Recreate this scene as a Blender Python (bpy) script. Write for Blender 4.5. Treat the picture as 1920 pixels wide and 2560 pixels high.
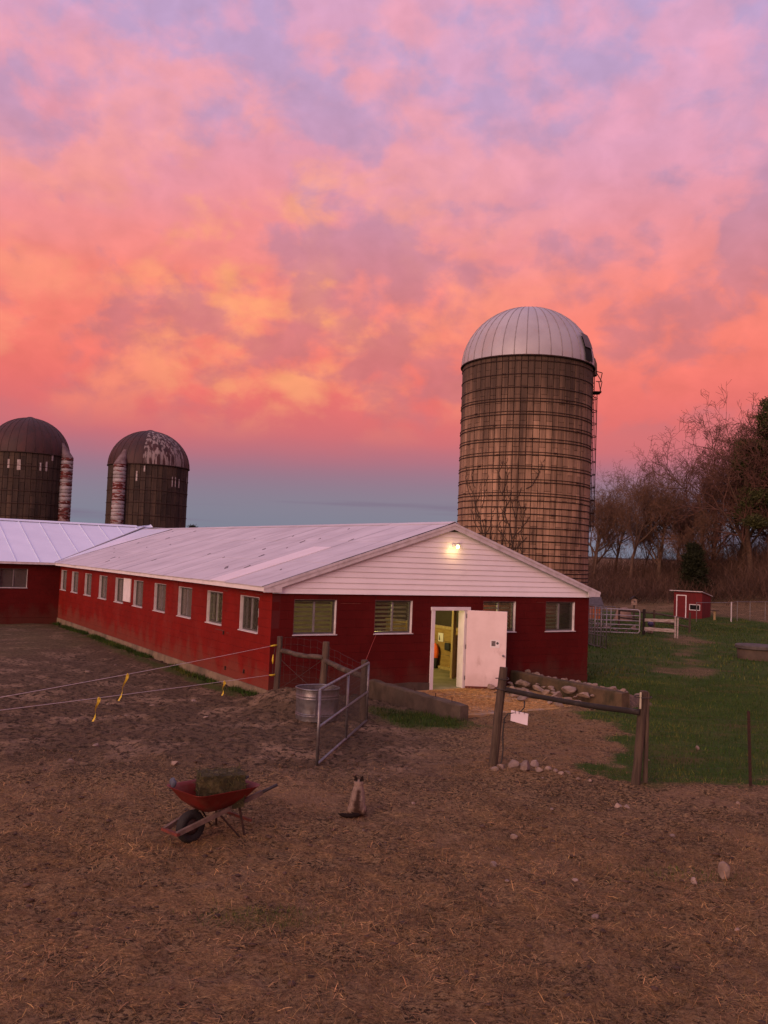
import bpy, bmesh, math, random
import numpy as np
from mathutils import Vector, Matrix, noise as mnoise

for o in list(bpy.data.objects): bpy.data.objects.remove(o)
scene = bpy.context.scene
col = scene.collection
R = math.radians

# ------------------------------------------------------------------ camera
EYE = 3.3
PITCH, ROLL = 0.0520, 0.0390
cd = bpy.data.cameras.new('camera'); cam = bpy.data.objects.new('camera', cd); col.objects.link(cam)
cd.sensor_fit = 'VERTICAL'; cd.sensor_height = 24.0; cd.lens = 24.0 * 2219.8 / 2560.0
cd.clip_start = 0.1; cd.clip_end = 3000
fwd = Vector((0, math.cos(PITCH), math.sin(PITCH))); up = Vector((0, -math.sin(PITCH), math.cos(PITCH))); rt = Vector((1, 0, 0))
r2 = rt * math.cos(ROLL) + up * math.sin(ROLL); u2 = up * math.cos(ROLL) - rt * math.sin(ROLL)
m = Matrix((r2, u2, -fwd)).transposed().to_4x4(); m.translation = (0, 0, EYE)
cam.matrix_world = m
scene.camera = cam
scene.render.resolution_x, scene.render.resolution_y = 768, 1024

# ------------------------------------------------------------------ colour helper
def srgb(r, g, b):
    f = lambda c: (c / 255 / 12.92) if c <= 10 else ((c / 255 + 0.055) / 1.055) ** 2.4
    return (f(r), f(g), f(b), 1.0)

# ------------------------------------------------------------------ world: dusk sky with lit cloud deck
world = bpy.data.worlds.new('World'); scene.world = world; world.use_nodes = True
wn, wl = world.node_tree.nodes, world.node_tree.links
for n in list(wn): wn.remove(n)
def W(t, **k):
    n = wn.new(t)
    for a, v in k.items(): setattr(n, a, v)
    return n
def sock(n, s, v):
    if hasattr(v, 'links') or hasattr(v, 'is_linked'): wl.new(v, n.inputs[s])
    else: n.inputs[s].default_value = v
def wmath(op, a, b=0.0, clamp=False):
    n = W('ShaderNodeMath', operation=op, use_clamp=clamp); sock(n, 0, a); sock(n, 1, b); return n.outputs[0]
def wmap(v, a, b, c=0.0, d=1.0, kind='SMOOTHSTEP'):
    n = W('ShaderNodeMapRange', interpolation_type=kind); sock(n, 0, v)
    for i, x in enumerate((a, b, c, d)): n.inputs[i + 1].default_value = x
    return n.outputs[0]
def wmix(f, a, b, mode='MIX'):
    n = W('ShaderNodeMix', data_type='RGBA', blend_type=mode); sock(n, 'Factor', f); sock(n, 6, a); sock(n, 7, b); return n.outputs[2]
def wnoise(vec, scale, detail, rough, dist=0.0, off=(0, 0, 0), sc=(1, 1, 1)):
    mp = W('ShaderNodeMapping'); wl.new(vec, mp.inputs[0]); mp.inputs['Location'].default_value = off; mp.inputs['Scale'].default_value = sc
    n = W('ShaderNodeTexNoise'); wl.new(mp.outputs[0], n.inputs['Vector'])
    n.inputs['Scale'].default_value = scale; n.inputs['Detail'].default_value = detail; n.inputs['Roughness'].default_value = rough; n.inputs['Distortion'].default_value = dist
    return n.outputs['Fac']
tc = W('ShaderNodeTexCoord'); dirv = tc.outputs['Generated']
sep = W('ShaderNodeSeparateXYZ'); wl.new(dirv, sep.inputs[0])
elev = wmath('MULTIPLY', wmath('ARCSINE', sep.outputs[2]), 180 / math.pi)
wob = wnoise(dirv, 3.2, 4, .55, .4, (4.1, 2.2, 7.7), (1, 1, 2.2))
elw = wmath('ADD', elev, wmath('MULTIPLY', wmath('SUBTRACT', wob, .5), wmap(elev, 4, 18, 1.0, 9.0)))
ramp = W('ShaderNodeValToRGB'); cr = ramp.color_ramp; cr.interpolation = 'B_SPLINE'
stops = [(-4, (116, 122, 142)), (1.5, (124, 131, 150)), (3.6, (130, 127, 148)), (5.6, (152, 110, 136)), (7.5, (212, 104, 112)),
         (10.5, (240, 110, 104)), (14, (252, 130, 112)), (18, (246, 138, 130)), (22.5, (234, 148, 160)), (28, (224, 160, 190)), (37, (208, 168, 206)), (48, (200, 182, 222)), (90, (204, 204, 242))]
wl.new(wmath('DIVIDE', wmath('ADD', elw, 4.0), 94.0, True), ramp.inputs[0])
while len(cr.elements) < len(stops): cr.elements.new(.5)
for e, (d, c_) in zip(cr.elements, stops): e.position = (d + 4) / 94.0; e.color = srgb(*c_)
base = ramp.outputs[0]
# mauve shaded cloud bellies
n1 = wnoise(dirv, 6.0, 6, .50, .15, (1.3, .4, 2.9), (1, 1, 1.7))
n2 = wnoise(dirv, 17.0, 5, .52, .25, (8.3, 3.1, .6), (1, 1, 1.35))
nn = wmath('ADD', wmath('MULTIPLY', n1, .56), wmath('MULTIPLY', n2, .44))
belly = wmath('MULTIPLY', wmap(wmath('ADD', nn, wmap(elev, 15, 30, 0, .020)), .472, .578), wmap(elev, 6, 11))
bcol = wmix(wmap(elev, 12, 32), srgb(188, 112, 124), srgb(172, 158, 204))
base = wmix(wmath('MULTIPLY', belly, .60), base, bcol)
# bright peach and gold edges of the cloud puffs, strongest where the low light catches the deck
def wdot(az, el):
    n = W('ShaderNodeVectorMath', operation='DOT_PRODUCT'); wl.new(dirv, n.inputs[0])
    n.inputs[1].default_value = (math.sin(R(az)) * math.cos(R(el)), math.cos(R(az)) * math.cos(R(el)), math.sin(R(el)))
    return n.outputs['Value']
n3 = wnoise(dirv, 11.0, 6, .52, .2, (2.7, 9.4, 5.1), (1, 1, 1.5))
puff = wmath('MULTIPLY', wmath('MULTIPLY', wmap(n3, .42, .64), wmap(elev, 6.5, 10.5)), wmath('SUBTRACT', 1.0, wmath('MULTIPLY', belly, .8)))
glow = wmap(wdot(-7.5, 16.5), math.cos(R(11)), math.cos(R(1)))
warm = wmap(wdot(-12, 14), math.cos(R(28)), math.cos(R(4)))
base = wmix(wmath('MULTIPLY', wmath('MULTIPLY', puff, warm), .46), base, srgb(255, 160, 122))
base = wmix(wmath('MULTIPLY', wmath('MULTIPLY', puff, glow), .52), base, srgb(255, 176, 112))
pk = wmath('MULTIPLY', wmap(n3, .46, .64), wmap(elev, 18, 30))
base = wmix(wmath('MULTIPLY', pk, .5), base, srgb(246, 166, 188))
# fine billow of the cloud deck
n4 = wnoise(dirv, 30.0, 4, .5, .3, (6.1, 1.4, 3.3), (1, 1, 1.3))
bil = wmath('MULTIPLY', wmath('SUBTRACT', n4, .5), wmap(elev, 7, 12, 0, .34))
vs_ = W('ShaderNodeVectorMath', operation='SCALE'); wl.new(base, vs_.inputs[0]); wl.new(wmath('ADD', 1.0, bil), vs_.inputs['Scale']); base = vs_.outputs[0]
# thin dark streak low over the horizon
st = wnoise(dirv, 2.2, 4, .5, .2, (0, 3, 0), (1, 1, 22))
base = wmix(wmath('MULTIPLY', wmath('MULTIPLY', wmap(st, .54, .66), wmap(elev, .8, 2.2)), wmath('MULTIPLY', wmap(elev, 5.0, 3.4), .55)), base, srgb(118, 104, 132))
sky = W('ShaderNodeTexSky', sky_type='NISHITA'); sky.sun_disc = False
SUN_AZ, SUN_EL = -146, 15        # compass bearing of the glow (0 = +Y), degrees
sky.sun_elevation = R(1.0); sky.sun_rotation = R(SUN_AZ)
bg1 = W('ShaderNodeBackground'); wl.new(base, bg1.inputs[0]); bg1.inputs[1].default_value = 0.97
bg2 = W('ShaderNodeBackground'); wl.new(sky.outputs[0], bg2.inputs[0]); bg2.inputs[1].default_value = 0.02
add = W('ShaderNodeAddShader'); wl.new(bg1.outputs[0], add.inputs[0]); wl.new(bg2.outputs[0], add.inputs[1])
wo = W('ShaderNodeOutputWorld'); wl.new(add.outputs[0], wo.inputs[0])

# ------------------------------------------------------------------ the soft low sun glow
sd = bpy.data.lights.new('sun', 'SUN'); sun = bpy.data.objects.new('sun', sd); col.objects.link(sun)
sd.energy = 2.6; sd.angle = R(45); sd.color = (1.0, 0.62, 0.47)
sv = Vector((math.sin(R(SUN_AZ)) * math.cos(R(SUN_EL)), math.cos(R(SUN_AZ)) * math.cos(R(SUN_EL)), math.sin(R(SUN_EL))))
sun.rotation_euler = sv.to_track_quat('Z', 'Y').to_euler()
scene.view_settings.view_transform = 'Standard'; scene.view_settings.look = 'None'
scene.view_settings.exposure = 0.0; scene.view_settings.gamma = 1.0

# ------------------------------------------------------------------ material helper
MATS = {}
def mat(name, c1, c2=None, scale=6.0, rough=.85, bump=0.0, bscale=40.0, metal=0.0, spec=.35, sc=(1, 1, 1), rnd=0.0,
        stain=None, stain_scale=1.5, stain_amt=.6, stain_sc=(1, 1, 1), stain_rng=(.5, .66), attr=None, detail=6, coords='pos', transl=0.0, lo=.35, hi=.65):
    if name in MATS: return MATS[name]
    M = bpy.data.materials.new(name); M.use_nodes = True
    N, L = M.node_tree.nodes, M.node_tree.links
    b = N['Principled BSDF']; b.inputs['Roughness'].default_value = rough; b.inputs['Metallic'].default_value = metal
    b.inputs['Specular IOR Level'].default_value = spec
    if coords == 'pos': src = N.new('ShaderNodeNewGeometry').outputs['Position']
    else: src = N.new('ShaderNodeTexCoord').outputs['Object']
    def nz(s, scl, det=detail, off=0):
        mp = N.new('ShaderNodeMapping'); L.new(src, mp.inputs[0]); mp.inputs['Scale'].default_value = scl; mp.inputs['Location'].default_value = (off, off * .7, off * .3)
        n = N.new('ShaderNodeTexNoise'); L.new(mp.outputs[0], n.inputs['Vector']); n.inputs['Scale'].default_value = s; n.inputs['Detail'].default_value = det; n.inputs['Roughness'].default_value = .62
        return n.outputs['Fac']
    def mr(v, a, c_, lo_=0, hi_=1):
        n = N.new('ShaderNodeMapRange'); n.interpolation_type = 'SMOOTHSTEP'; L.new(v, n.inputs[0])
        for i, x in enumerate((a, c_, lo_, hi_)): n.inputs[i + 1].default_value = x
        return n.outputs[0]
    def mx(f, a, c_, mode='MIX'):
        n = N.new('ShaderNodeMix'); n.data_type = 'RGBA'; n.blend_type = mode
        for s, v in (('Factor', f), (6, a), (7, c_)):
            if hasattr(v, 'is_linked'): L.new(v, n.inputs[s])
            else: n.inputs[s].default_value = v if not isinstance(v, tuple) or len(v) == 4 else (*v, 1)
        return n.outputs[2]
    c1 = (*c1[:3], 1); c2 = (*c2[:3], 1) if c2 else tuple(x * .7 for x in c1[:3]) + (1,)
    c = mx(mr(nz(scale, sc), lo, hi), c1, c2)
    if stain: c = mx(mr(nz(stain_scale, stain_sc, 8, 7.3), stain_rng[0], stain_rng[1], 0, stain_amt), c, (*stain[:3], 1))
    if attr:
        a = N.new('ShaderNodeAttribute'); a.attribute_name = attr; c = mx(1.0, c, a.outputs['Color'], 'MULTIPLY')
    if rnd:
        oi = N.new('ShaderNodeObjectInfo'); v = mr(oi.outputs['Random'], 0, 1, 1 - rnd, 1 + rnd)
        n = N.new('ShaderNodeVectorMath'); n.operation = 'SCALE'; L.new(c, n.inputs[0]); L.new(v, n.inputs['Scale']); c = n.outputs[0]
    L.new(c, b.inputs['Base Color'])
    if bump:
        bp = N.new('ShaderNodeBump'); bp.inputs['Strength'].default_value = bump; bp.inputs['Distance'].default_value = .02
        L.new(nz(bscale, sc, 8, 3.1), bp.inputs['Height']); L.new(bp.outputs[0], b.inputs['Normal'])
    if transl: b.inputs['Transmission Weight'].default_value = transl
    MATS[name] = M
    return M
def emis(name, c, s):
    M = bpy.data.materials.new(name); M.use_nodes = True; b = M.node_tree.nodes['Principled BSDF']
    b.inputs['Base Color'].default_value = (*c, 1); b.inputs['Emission Color'].default_value = (*c, 1); b.inputs['Emission Strength'].default_value = s
    return M
def glassmat(name, tint, gl=.06, dirt=.12):
    M = bpy.data.materials.new(name); M.use_nodes = True; N, L = M.node_tree.nodes, M.node_tree.links
    for n in list(N): N.remove(n)
    out = N.new('ShaderNodeOutputMaterial'); t = N.new('ShaderNodeBsdfTransparent'); t.inputs[0].default_value = (*tint, 1)
    g = N.new('ShaderNodeBsdfGlossy'); g.inputs['Roughness'].default_value = .04; g.inputs[0].default_value = (.9, .9, .9, 1)
    d = N.new('ShaderNodeBsdfDiffuse'); d.inputs[0].default_value = (.25, .22, .2, 1)
    fr = N.new('ShaderNodeFresnel'); fr.inputs[0].default_value = 1.45
    m1 = N.new('ShaderNodeMixShader'); L.new(fr.outputs[0], m1.inputs[0]); L.new(t.outputs[0], m1.inputs[1]); L.new(g.outputs[0], m1.inputs[2])
    m2 = N.new('ShaderNodeMixShader'); m2.inputs[0].default_value = dirt; L.new(m1.outputs[0], m2.inputs[1]); L.new(d.outputs[0], m2.inputs[2])
    L.new(m2.outputs[0], out.inputs[0]); return M

# ------------------------------------------------------------------ object helpers
def tag(o, label=None, cat=None, group=None, kind=None):
    if label: o['label'] = label
    if cat: o['category'] = cat
    if group: o['group'] = group
    if kind: o['kind'] = kind
    return o
def empty(name, loc, rz=0, label=None, cat=None, group=None):
    o = bpy.data.objects.new(name, None); col.objects.link(o); o.location = loc; o.rotation_euler = (0, 0, rz); o.empty_display_size = .2
    return tag(o, label, cat, group)
def link(name, me, parent=None, loc=None, rot=None, scale=None):
    o = bpy.data.objects.new(name, me); col.objects.link(o)
    if parent: o.parent = parent
    if loc is not None: o.location = loc
    if rot is not None: o.rotation_euler = rot
    if scale is not None: o.scale = scale
    return o
class MB:
    def __init__(s): s.v = []; s.f = []; s.c = None
    def add(s, vs, fs):
        n = len(s.v); s.v += [tuple(v) for v in vs]; s.f += [tuple(i + n for i in f) for f in fs]; return s
    def box(s, a, b):
        x0, y0, z0 = a; x1, y1, z1 = b
        return s.add([(x0, y0, z0), (x1, y0, z0), (x1, y1, z0), (x0, y1, z0), (x0, y0, z1), (x1, y0, z1), (x1, y1, z1), (x0, y1, z1)],
                     [(3, 2, 1, 0), (4, 5, 6, 7), (0, 1, 5, 4), (1, 2, 6, 5), (2, 3, 7, 6), (3, 0, 4, 7)])
    def bbox(s, a, b, w=.01):            # box with chamfered edges
        bm = bmesh.new(); bmesh.ops.create_cube(bm, size=1)
        a, b = Vector(a), Vector(b)
        for v in bm.verts: v.co = Vector(((a[i] + b[i]) / 2 + v.co[i] * (b[i] - a[i]) for i in range(3)))
        bmesh.ops.bevel(bm, geom=list(bm.edges), offset=w, segments=1, affect='EDGES')
        s.addbm(bm); bm.free(); return s
    def addbm(s, bm):
        bm.verts.index_update(); s.add([v.co[:] for v in bm.verts], [[v.index for v in f.verts] for f in bm.faces])
    def beam(s, p0, p1, w, h, upv=(0, 0, 1)):
        p0, p1 = Vector(p0), Vector(p1); d = (p1 - p0).normalized(); u = Vector(upv)
        if abs(d.dot(u)) > .98: u = Vector((0, 1, 0))
        x = d.cross(u).normalized(); y = x.cross(d).normalized()
        vs = [p + x * a * w / 2 + y * b * h / 2 for p in (p0, p1) for a, b in ((-1, -1), (1, -1), (1, 1), (-1, 1))]
        return s.add(vs, [(3, 2, 1, 0), (4, 5, 6, 7), (0, 1, 5, 4), (1, 2, 6, 5), (2, 3, 7, 6), (3, 0, 4, 7)])
    def tube(s, pts, r, n=8, closed=False, caps=True):
        pts = [Vector(p) for p in pts]; m_ = len(pts); rs = r if isinstance(r, (list, tuple)) else [r] * m_
        vs = []; prev = None
        for i, p in enumerate(pts):
            if closed: d = pts[(i + 1) % m_] - pts[i - 1]
            else: d = pts[min(i + 1, m_ - 1)] - pts[max(i - 1, 0)]
            d.normalize()
            if prev is None:
                u = Vector((0, 0, 1)) if abs(d.z) < .9 else Vector((1, 0, 0)); x = d.cross(u).normalized()
            else:
                x = prev - d * prev.dot(d); x.normalize()
            prev = x; y = d.cross(x)
            vs += [p + (x * math.cos(2 * math.pi * k / n) + y * math.sin(2 * math.pi * k / n)) * rs[i] for k in range(n)]
        fs = [(i * n + k, i * n + (k + 1) % n, ((i + 1) % m_) * n + (k + 1) % n, ((i + 1) % m_) * n + k) for i in range(m_ if closed else m_ - 1) for k in range(n)]
        if caps and not closed: fs += [tuple(range(n - 1, -1, -1)), tuple(range((m_ - 1) * n, m_ * n))]
        return s.add(vs, fs)
    def lathe(s, prof, n=32, cx=0, cy=0, a0=0, a1=2 * math.pi):
        full = abs(a1 - a0 - 2 * math.pi) < 1e-6; k = n if full else n + 1
        vs = [(cx + r * math.cos(a0 + (a1 - a0) * j / n), cy + r * math.sin(a0 + (a1 - a0) * j / n), z) for r, z in prof for j in range(k)]
        fs = [(i * k + j, i * k + (j + 1) % k, (i + 1) * k + (j + 1) % k, (i + 1) * k + j) for i in range(len(prof) - 1) for j in range(n)]
        return s.add(vs, fs)
    def prism(s, poly, d):               # polygon of 3-D points extruded by vector d
        n = len(poly); d = Vector(d); vs = [Vector(p) for p in poly] + [Vector(p) + d for p in poly]
        return s.add(vs, [tuple(range(n)), tuple(range(2 * n - 1, n - 1, -1))] + [(i, i + n, (i + 1) % n + n, (i + 1) % n) for i in range(n)])
    def mesh(s, name, material, smooth=False, recalc=True):
        me = bpy.data.meshes.new(name); me.from_pydata(s.v, [], s.f)
        if recalc and len(s.f) < 60000:
            bm = bmesh.new(); bm.from_mesh(me); bmesh.ops.recalc_face_normals(bm, faces=bm.faces); bm.to_mesh(me); bm.free()
        if smooth:
            me.polygons.foreach_set('use_smooth', [True] * len(me.polygons))
            if smooth == 'auto': me.set_sharp_from_angle(angle=R(40))
        if material: me.materials.append(material)
        me.update(); return me
    def build(s, name, material, parent=None, smooth=False, loc=None, rot=None, recalc=True):
        return link(name, s.mesh(name, material, smooth, recalc), parent, loc, rot)
def copy_tree(o, parent=None):
    c = o.copy(); col.objects.link(c); c.parent = parent
    for ch in list(o.children): copy_tree(ch, c)
    return c
def npmesh(name, V, F, material, attr=None, cols=None, smooth=False):
    """V (n,3) F (m,k) arrays -> mesh, optional per-vertex colour"""
    me = bpy.data.meshes.new(name); k = F.shape[1]
    me.vertices.add(len(V)); me.vertices.foreach_set('co', V.astype(np.float32).ravel())
    me.loops.add(F.size); me.loops.foreach_set('vertex_index', F.astype(np.int32).ravel())
    me.polygons.add(len(F)); me.polygons.foreach_set('loop_start', (np.arange(len(F)) * k).astype(np.int32))
    if smooth: me.polygons.foreach_set('use_smooth', np.ones(len(F), dtype=bool))
    if cols is not None:
        a = me.color_attributes.new(attr, 'FLOAT_COLOR', 'POINT'); c4 = np.ones((len(V), 4), np.float32); c4[:, :3] = cols; a.data.foreach_set('color', c4.ravel())
    me.materials.append(material); me.update(calc_edges=True); return me

# ------------------------------------------------------------------ terrain function
def vn(x, y, seed=0):
    x = np.asarray(x, float); y = np.asarray(y, float)
    xi = np.floor(x).astype(np.int64); yi = np.floor(y).astype(np.int64); xf = x - xi; yf = y - yi
    def h(a, b):
        n = (a * 374761393 + b * 668265263 + seed * 1442695041) & 0x7fffffff
        n = ((n ^ (n >> 13)) * 1274126177) & 0x7fffffff
        return ((n ^ (n >> 16)) & 0xffff) / 65535.0
    u = xf * xf * (3 - 2 * xf); v = yf * yf * (3 - 2 * yf)
    return (h(xi, yi) * (1 - u) + h(xi + 1, yi) * u) * (1 - v) + (h(xi, yi + 1) * (1 - u) + h(xi + 1, yi + 1) * u) * v
def fbm(x, y, o=4, seed=0):
    s = 0; a = .5
    for i in range(o): s = s + a * vn(x * 2 ** i, y * 2 ** i, seed + i); a *= .5
    return s
def sst(x, a, b):
    t = np.clip((x - a) / (b - a), 0, 1); return t * t * (3 - 2 * t)
YAW = 0.56208; CY, SY = math.cos(YAW), math.sin(YAW); BX, BY = -2.468, 20.29
def ab(a, b, z=0): return Vector((BX + a * CY - b * SY, BY + a * SY + b * CY, z))
def to_ab(x, y): return (x - BX) * CY + (y - BY) * SY, -(x - BX) * SY + (y - BY) * CY
FENCE = [(-1.0, 14.8), (1.3, 14.75), (1.91, 14.55), (4.0, 13.7), (5.87, 13.95), (9, 14.1), (40, 16)]
def fence_y(x):
    return np.interp(x, [p[0] for p in FENCE], [p[1] for p in FENCE])
def covers(x, y):
    """grass, straw, mud amounts of the ground cover at a place"""
    x = np.asarray(x, float); y = np.asarray(y, float)
    a, b = to_ab(x, y)
    w = fbm(x * .55, y * .55, 4, 11) - .47; w2 = fbm(x * 1.7, y * 1.7, 3, 5) - .44
    jit = w * 2.2 + w2 * .9
    g = sst(y - fence_y(x) + jit * .7, -.2, .7) * sst(x + jit * 1.4, 2.7, 4.9)
    g = np.maximum(g, sst(y - fence_y(x), .0, .35) * sst(1.15 - (y - fence_y(x)) + jit, -.1, .5) * sst(x, 2.5, 3.0))
    # worn straw-strewn way from the opening to the ramp
    dpath = np.abs(x - np.interp(y, [13, 15.5, 18, 21], [2.1, 2.75, 3.3, 4.0])) - np.interp(y, [13, 16, 19, 21], [.7, 1.2, 1.35, 1.2])
    way = 1 - sst(dpath + jit * 1.3, -.5, .75)
    way *= sst(y, 13.2, 14.2) * (1 - sst(y, 21.5, 23))
    g = g * (1 - way)
    # foot path over the far lawn
    px_ = np.interp(y, [22, 26.7, 29.7, 34.6, 39.5, 49], [7.2, 9.2, 10.45, 11.9, 14.0, 16.7])
    fp = (1 - sst(np.abs(x - px_) + jit * 1.6, .0, 1.3)) * sst(y, 24, 27) * (1 - sst(y, 44, 50)) * .6
    g = g * (1 - fp)
    # green corner between the open gate and the ramp wall
    gc = (1 - sst(np.hypot((x - .75) / 1.15, (y - 18.0) / 1.35) + jit * .9, .35, 1.3)) * .62
    # grass strip along the barn wall, tufts in the yard
    ws = (1 - sst(np.abs(a + .45) + jit * .25, .12, .4)) * sst(b, -.5, 1.0) * (1 - sst(b, 19, 22)) * .5
    ty = (1 - sst(np.hypot((x + .95 - .0) / .75, (y - 8.25) / .3) + jit * .9, .2, 1.2)) * .34
    ty2 = (1 - sst(np.hypot((x - 3.4) / .8, (y - 9.75) / .4) + jit * 1.6, .0, 1.2)) * .36
    lf = sst(-x + jit * 2.5, 8.6, 10.6) * sst(y, 20, 24) * .26
    g = np.clip(np.maximum.reduce([g, gc, ws, ty, ty2, lf]), 0, 1)
    g = g * (1 - .34 * sst(fbm(x * .55 + 7, y * .75, 4, 83), .48, .66)) * (.82 + .18 * sst(fbm(x * 2.3, y * 2.3, 2, 84), .3, .5))
    g = g * (1 - .85 * sst(y, 66, 72)) * np.where((y > 60), 1 - .8 * sst(x, 24.5, 27), 1)
    straw = np.clip((1 - sst(y + jit * 1.6, 10.2, 13.0)) * .75 + way * .6, 0, 1) * (1 - g)
    mud = np.clip(sst(y + jit * 1.5, 12.2, 15.0) * (1 - sst(x + jit, 0.6, 2.2)), 0, 1) * (1 - g)
    return g, straw, mud
def gh(x, y):
    x = np.asarray(x, float); y = np.asarray(y, float)
    a, b = to_ab(x, y)
    z = (fbm(x * .45, y * .45, 3, 21) - .44) * .12
    z = z + .26 * np.exp(-((x + 2.15) ** 2 + (y - 19.35) ** 2) / .55) + .30 * np.exp(-((x + 1.2) ** 2 + (y - 19.15) ** 2) / .8)
    z = z + .10 * np.exp(-((x - 2.6) ** 2 + (y - 14.1) ** 2) / .5)
    z = z - .22 * sst(y, 46, 58) + .9 * sst(y, 66, 84) + 1.5 * sst(x, 25, 40) * sst(y, 55, 70) + .15 * sst(y - x * 0, 55, 62) * sst(x, 22, 25)
    z = z + 4.5 * sst(y, 95, 400)
    hoof = (fbm(x * 3.1, y * 3.1, 3, 41) - .44) * .10 + (fbm(x * 9, y * 9, 3, 43) - .42) * .10
    near = 1 - sst(y, 24, 34)
    g, s_, m_ = covers(x, y)
    z = z + hoof * near * (1 - .65 * g) * (.8 + .1 * m_)
    # flat under barn, wing, slab
    inside = ((a > -.02) & (a < 10.1) & (b > -.02) & (b < 32)) | ((a > -12) & (a < 1) & (b > 21.3) & (b < 32))
    z = np.where(inside, -.12, z)
    slab = (a > 2.5) & (a < 7.45) & (b > -3.3) & (b < .2)
    z = np.where(slab, -.10, z)
    edge = np.where((a > -1.2) & (a < 10.5) & (b > -.8) & (b < 21.5), .6, 1.0)
    return z
def G(x, y): return float(gh(np.array([x]), np.array([y]))[0])

# ------------------------------------------------------------------ ground sheet
def axis(lo, f0, f1, hi, step, grow=1.09):
    mid = list(np.arange(f0, f1, step)); right = []; d = step; p = f1
    while p < hi: right.append(p); d *= grow; p += d
    right.append(hi); left = []; d = step; p = f0 - step
    while p > lo: left.append(p); d *= grow; p -= d
    left.append(lo); return np.array(left[::-1] + mid + right)
xs = axis(-900, -7.5, 7.5, 900, .045, 1.07); ys = axis(-60, 4.6, 19.5, 1600, .045, 1.045)
XX, YY = np.meshgrid(xs, ys); gx, gy_ = XX.ravel(), YY.ravel(); gzv = gh(gx, gy_)
g_, s_, m_ = covers(gx, gy_)
nx, ny = len(xs), len(ys)
ii = (np.arange(ny - 1)[:, None] * nx + np.arange(nx - 1)[None]).ravel()
GF = np.stack([ii, ii + 1, ii + 1 + nx, ii + nx], 1)
def ground_mat():
    M = bpy.data.materials.new('dirt_and_grass'); M.use_nodes = True; N, L = M.node_tree.nodes, M.node_tree.links
    b = N['Principled BSDF']; b.inputs['Roughness'].default_value = .95; b.inputs['Specular IOR Level'].default_value = .12
    pos = N.new('ShaderNodeNewGeometry').outputs['Position']; at = N.new('ShaderNodeAttribute'); at.attribute_name = 'cover'
    sp = N.new('ShaderNodeSeparateColor'); L.new(at.outputs['Color'], sp.inputs[0])
    def nz(s, det=7, sc=(1, 1, 1), r=.65):
        mp = N.new('ShaderNodeMapping'); L.new(pos, mp.inputs[0]); mp.inputs['Scale'].default_value = sc
        n = N.new('ShaderNodeTexNoise'); L.new(mp.outputs[0], n.inputs['Vector']); n.inputs['Scale'].default_value = s; n.inputs['Detail'].default_value = det; n.inputs['Roughness'].default_value = r
        return n.outputs['Fac']
    def mr(v, a, c, lo=0, hi=1):
        n = N.new('ShaderNodeMapRange'); n.interpolation_type = 'SMOOTHSTEP'; L.new(v, n.inputs[0])
        for i, x in enumerate((a, c, lo, hi)): n.inputs[i + 1].default_value = x
        return n.outputs[0]
    def mx(f, a, c, mode='MIX'):
        n = N.new('ShaderNodeMix'); n.data_type = 'RGBA'; n.blend_type = mode
        for s, v in (('Factor', f), (6, a), (7, c)):
            if hasattr(v, 'is_linked'): L.new(v, n.inputs[s])
            else: n.inputs[s].default_value = v if isinstance(v, float) else (*v, 1)
        return n.outputs[2]
    def mul(a, c):
        n = N.new('ShaderNodeMath'); n.operation = 'MULTIPLY'; n.use_clamp = True
        for i, v in enumerate((a, c)):
            if hasattr(v, 'is_linked'): L.new(v, n.inputs[i])
            else: n.inputs[i].default_value = v
        return n.outputs[0]
    dirt = mx(mr(nz(1.3), .35, .65), (0.205, 0.134, 0.066), (0.135, 0.086, 0.045))
    dirt = mx(mr(nz(13, 8), .48, .62), dirt, (0.275, 0.185, 0.092))
    dirt = mx(mr(nz(19, 7, (1, 1.5, 1)), .47, .57), dirt, (0.027, 0.018, 0.010))
    dirt = mx(mr(nz(70, 5, (1, 1.8, 1)), .55, .7), dirt, (0.350, 0.235, 0.115))
    dirt = mx(mr(nz(2.4, 6), .58, .68, 0, .6), dirt, (0.050, 0.033, 0.019))
    dirt = mx(mr(nz(.55, 5), .50, .62, 0, .6), dirt, (0.245, 0.155, 0.084))
    mud = mx(mr(nz(.9, 7), .48, .64), (0.105, 0.070, 0.042), (0.250, 0.170, 0.105))
    mud = mx(mr(nz(9, 8), .47, .60), mud, (0.030, 0.021, 0.013))
    dirt = mx(mul(sp.outputs[2], .85), dirt, mud)
    straw = mx(mr(nz(30, 6, (1, 2.2, 1)), .42, .66), (0.153, 0.089, 0.040), (0.367, 0.223, 0.095))
    c = mx(mul(sp.outputs[1], mr(nz(2.6, 7), .40, .60)), dirt, straw)
    grass = mx(mr(nz(1.1, 6), .38, .62), (.030, .068, .010), (.050, .080, .015))
    grass = mx(mr(nz(18, 5), .5, .72), grass, (.085, .072, .022))
    grass = mx(mr(nz(.45, 6, (1, 2.0, 1)), .52, .68, 0, .8), grass, (.105, .072, .030))
    c = mx(mul(mr(sp.outputs[0], .12, .6), mr(nz(6, 6), .18, .42)), c, grass)
    L.new(c, b.inputs['Base Color'])
    bp = N.new('ShaderNodeBump'); bp.inputs['Strength'].default_value = 1.0; bp.inputs['Distance'].default_value = .04; L.new(nz(34, 8), bp.inputs['Height']); L.new(bp.outputs[0], b.inputs['Normal'])
    return M
gme = npmesh('ground', np.stack([gx, gy_, gzv], 1), GF, ground_mat(), 'cover', np.stack([g_, s_, m_], 1), smooth=True)
ground = tag(link('ground', gme), kind='structure')

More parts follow.
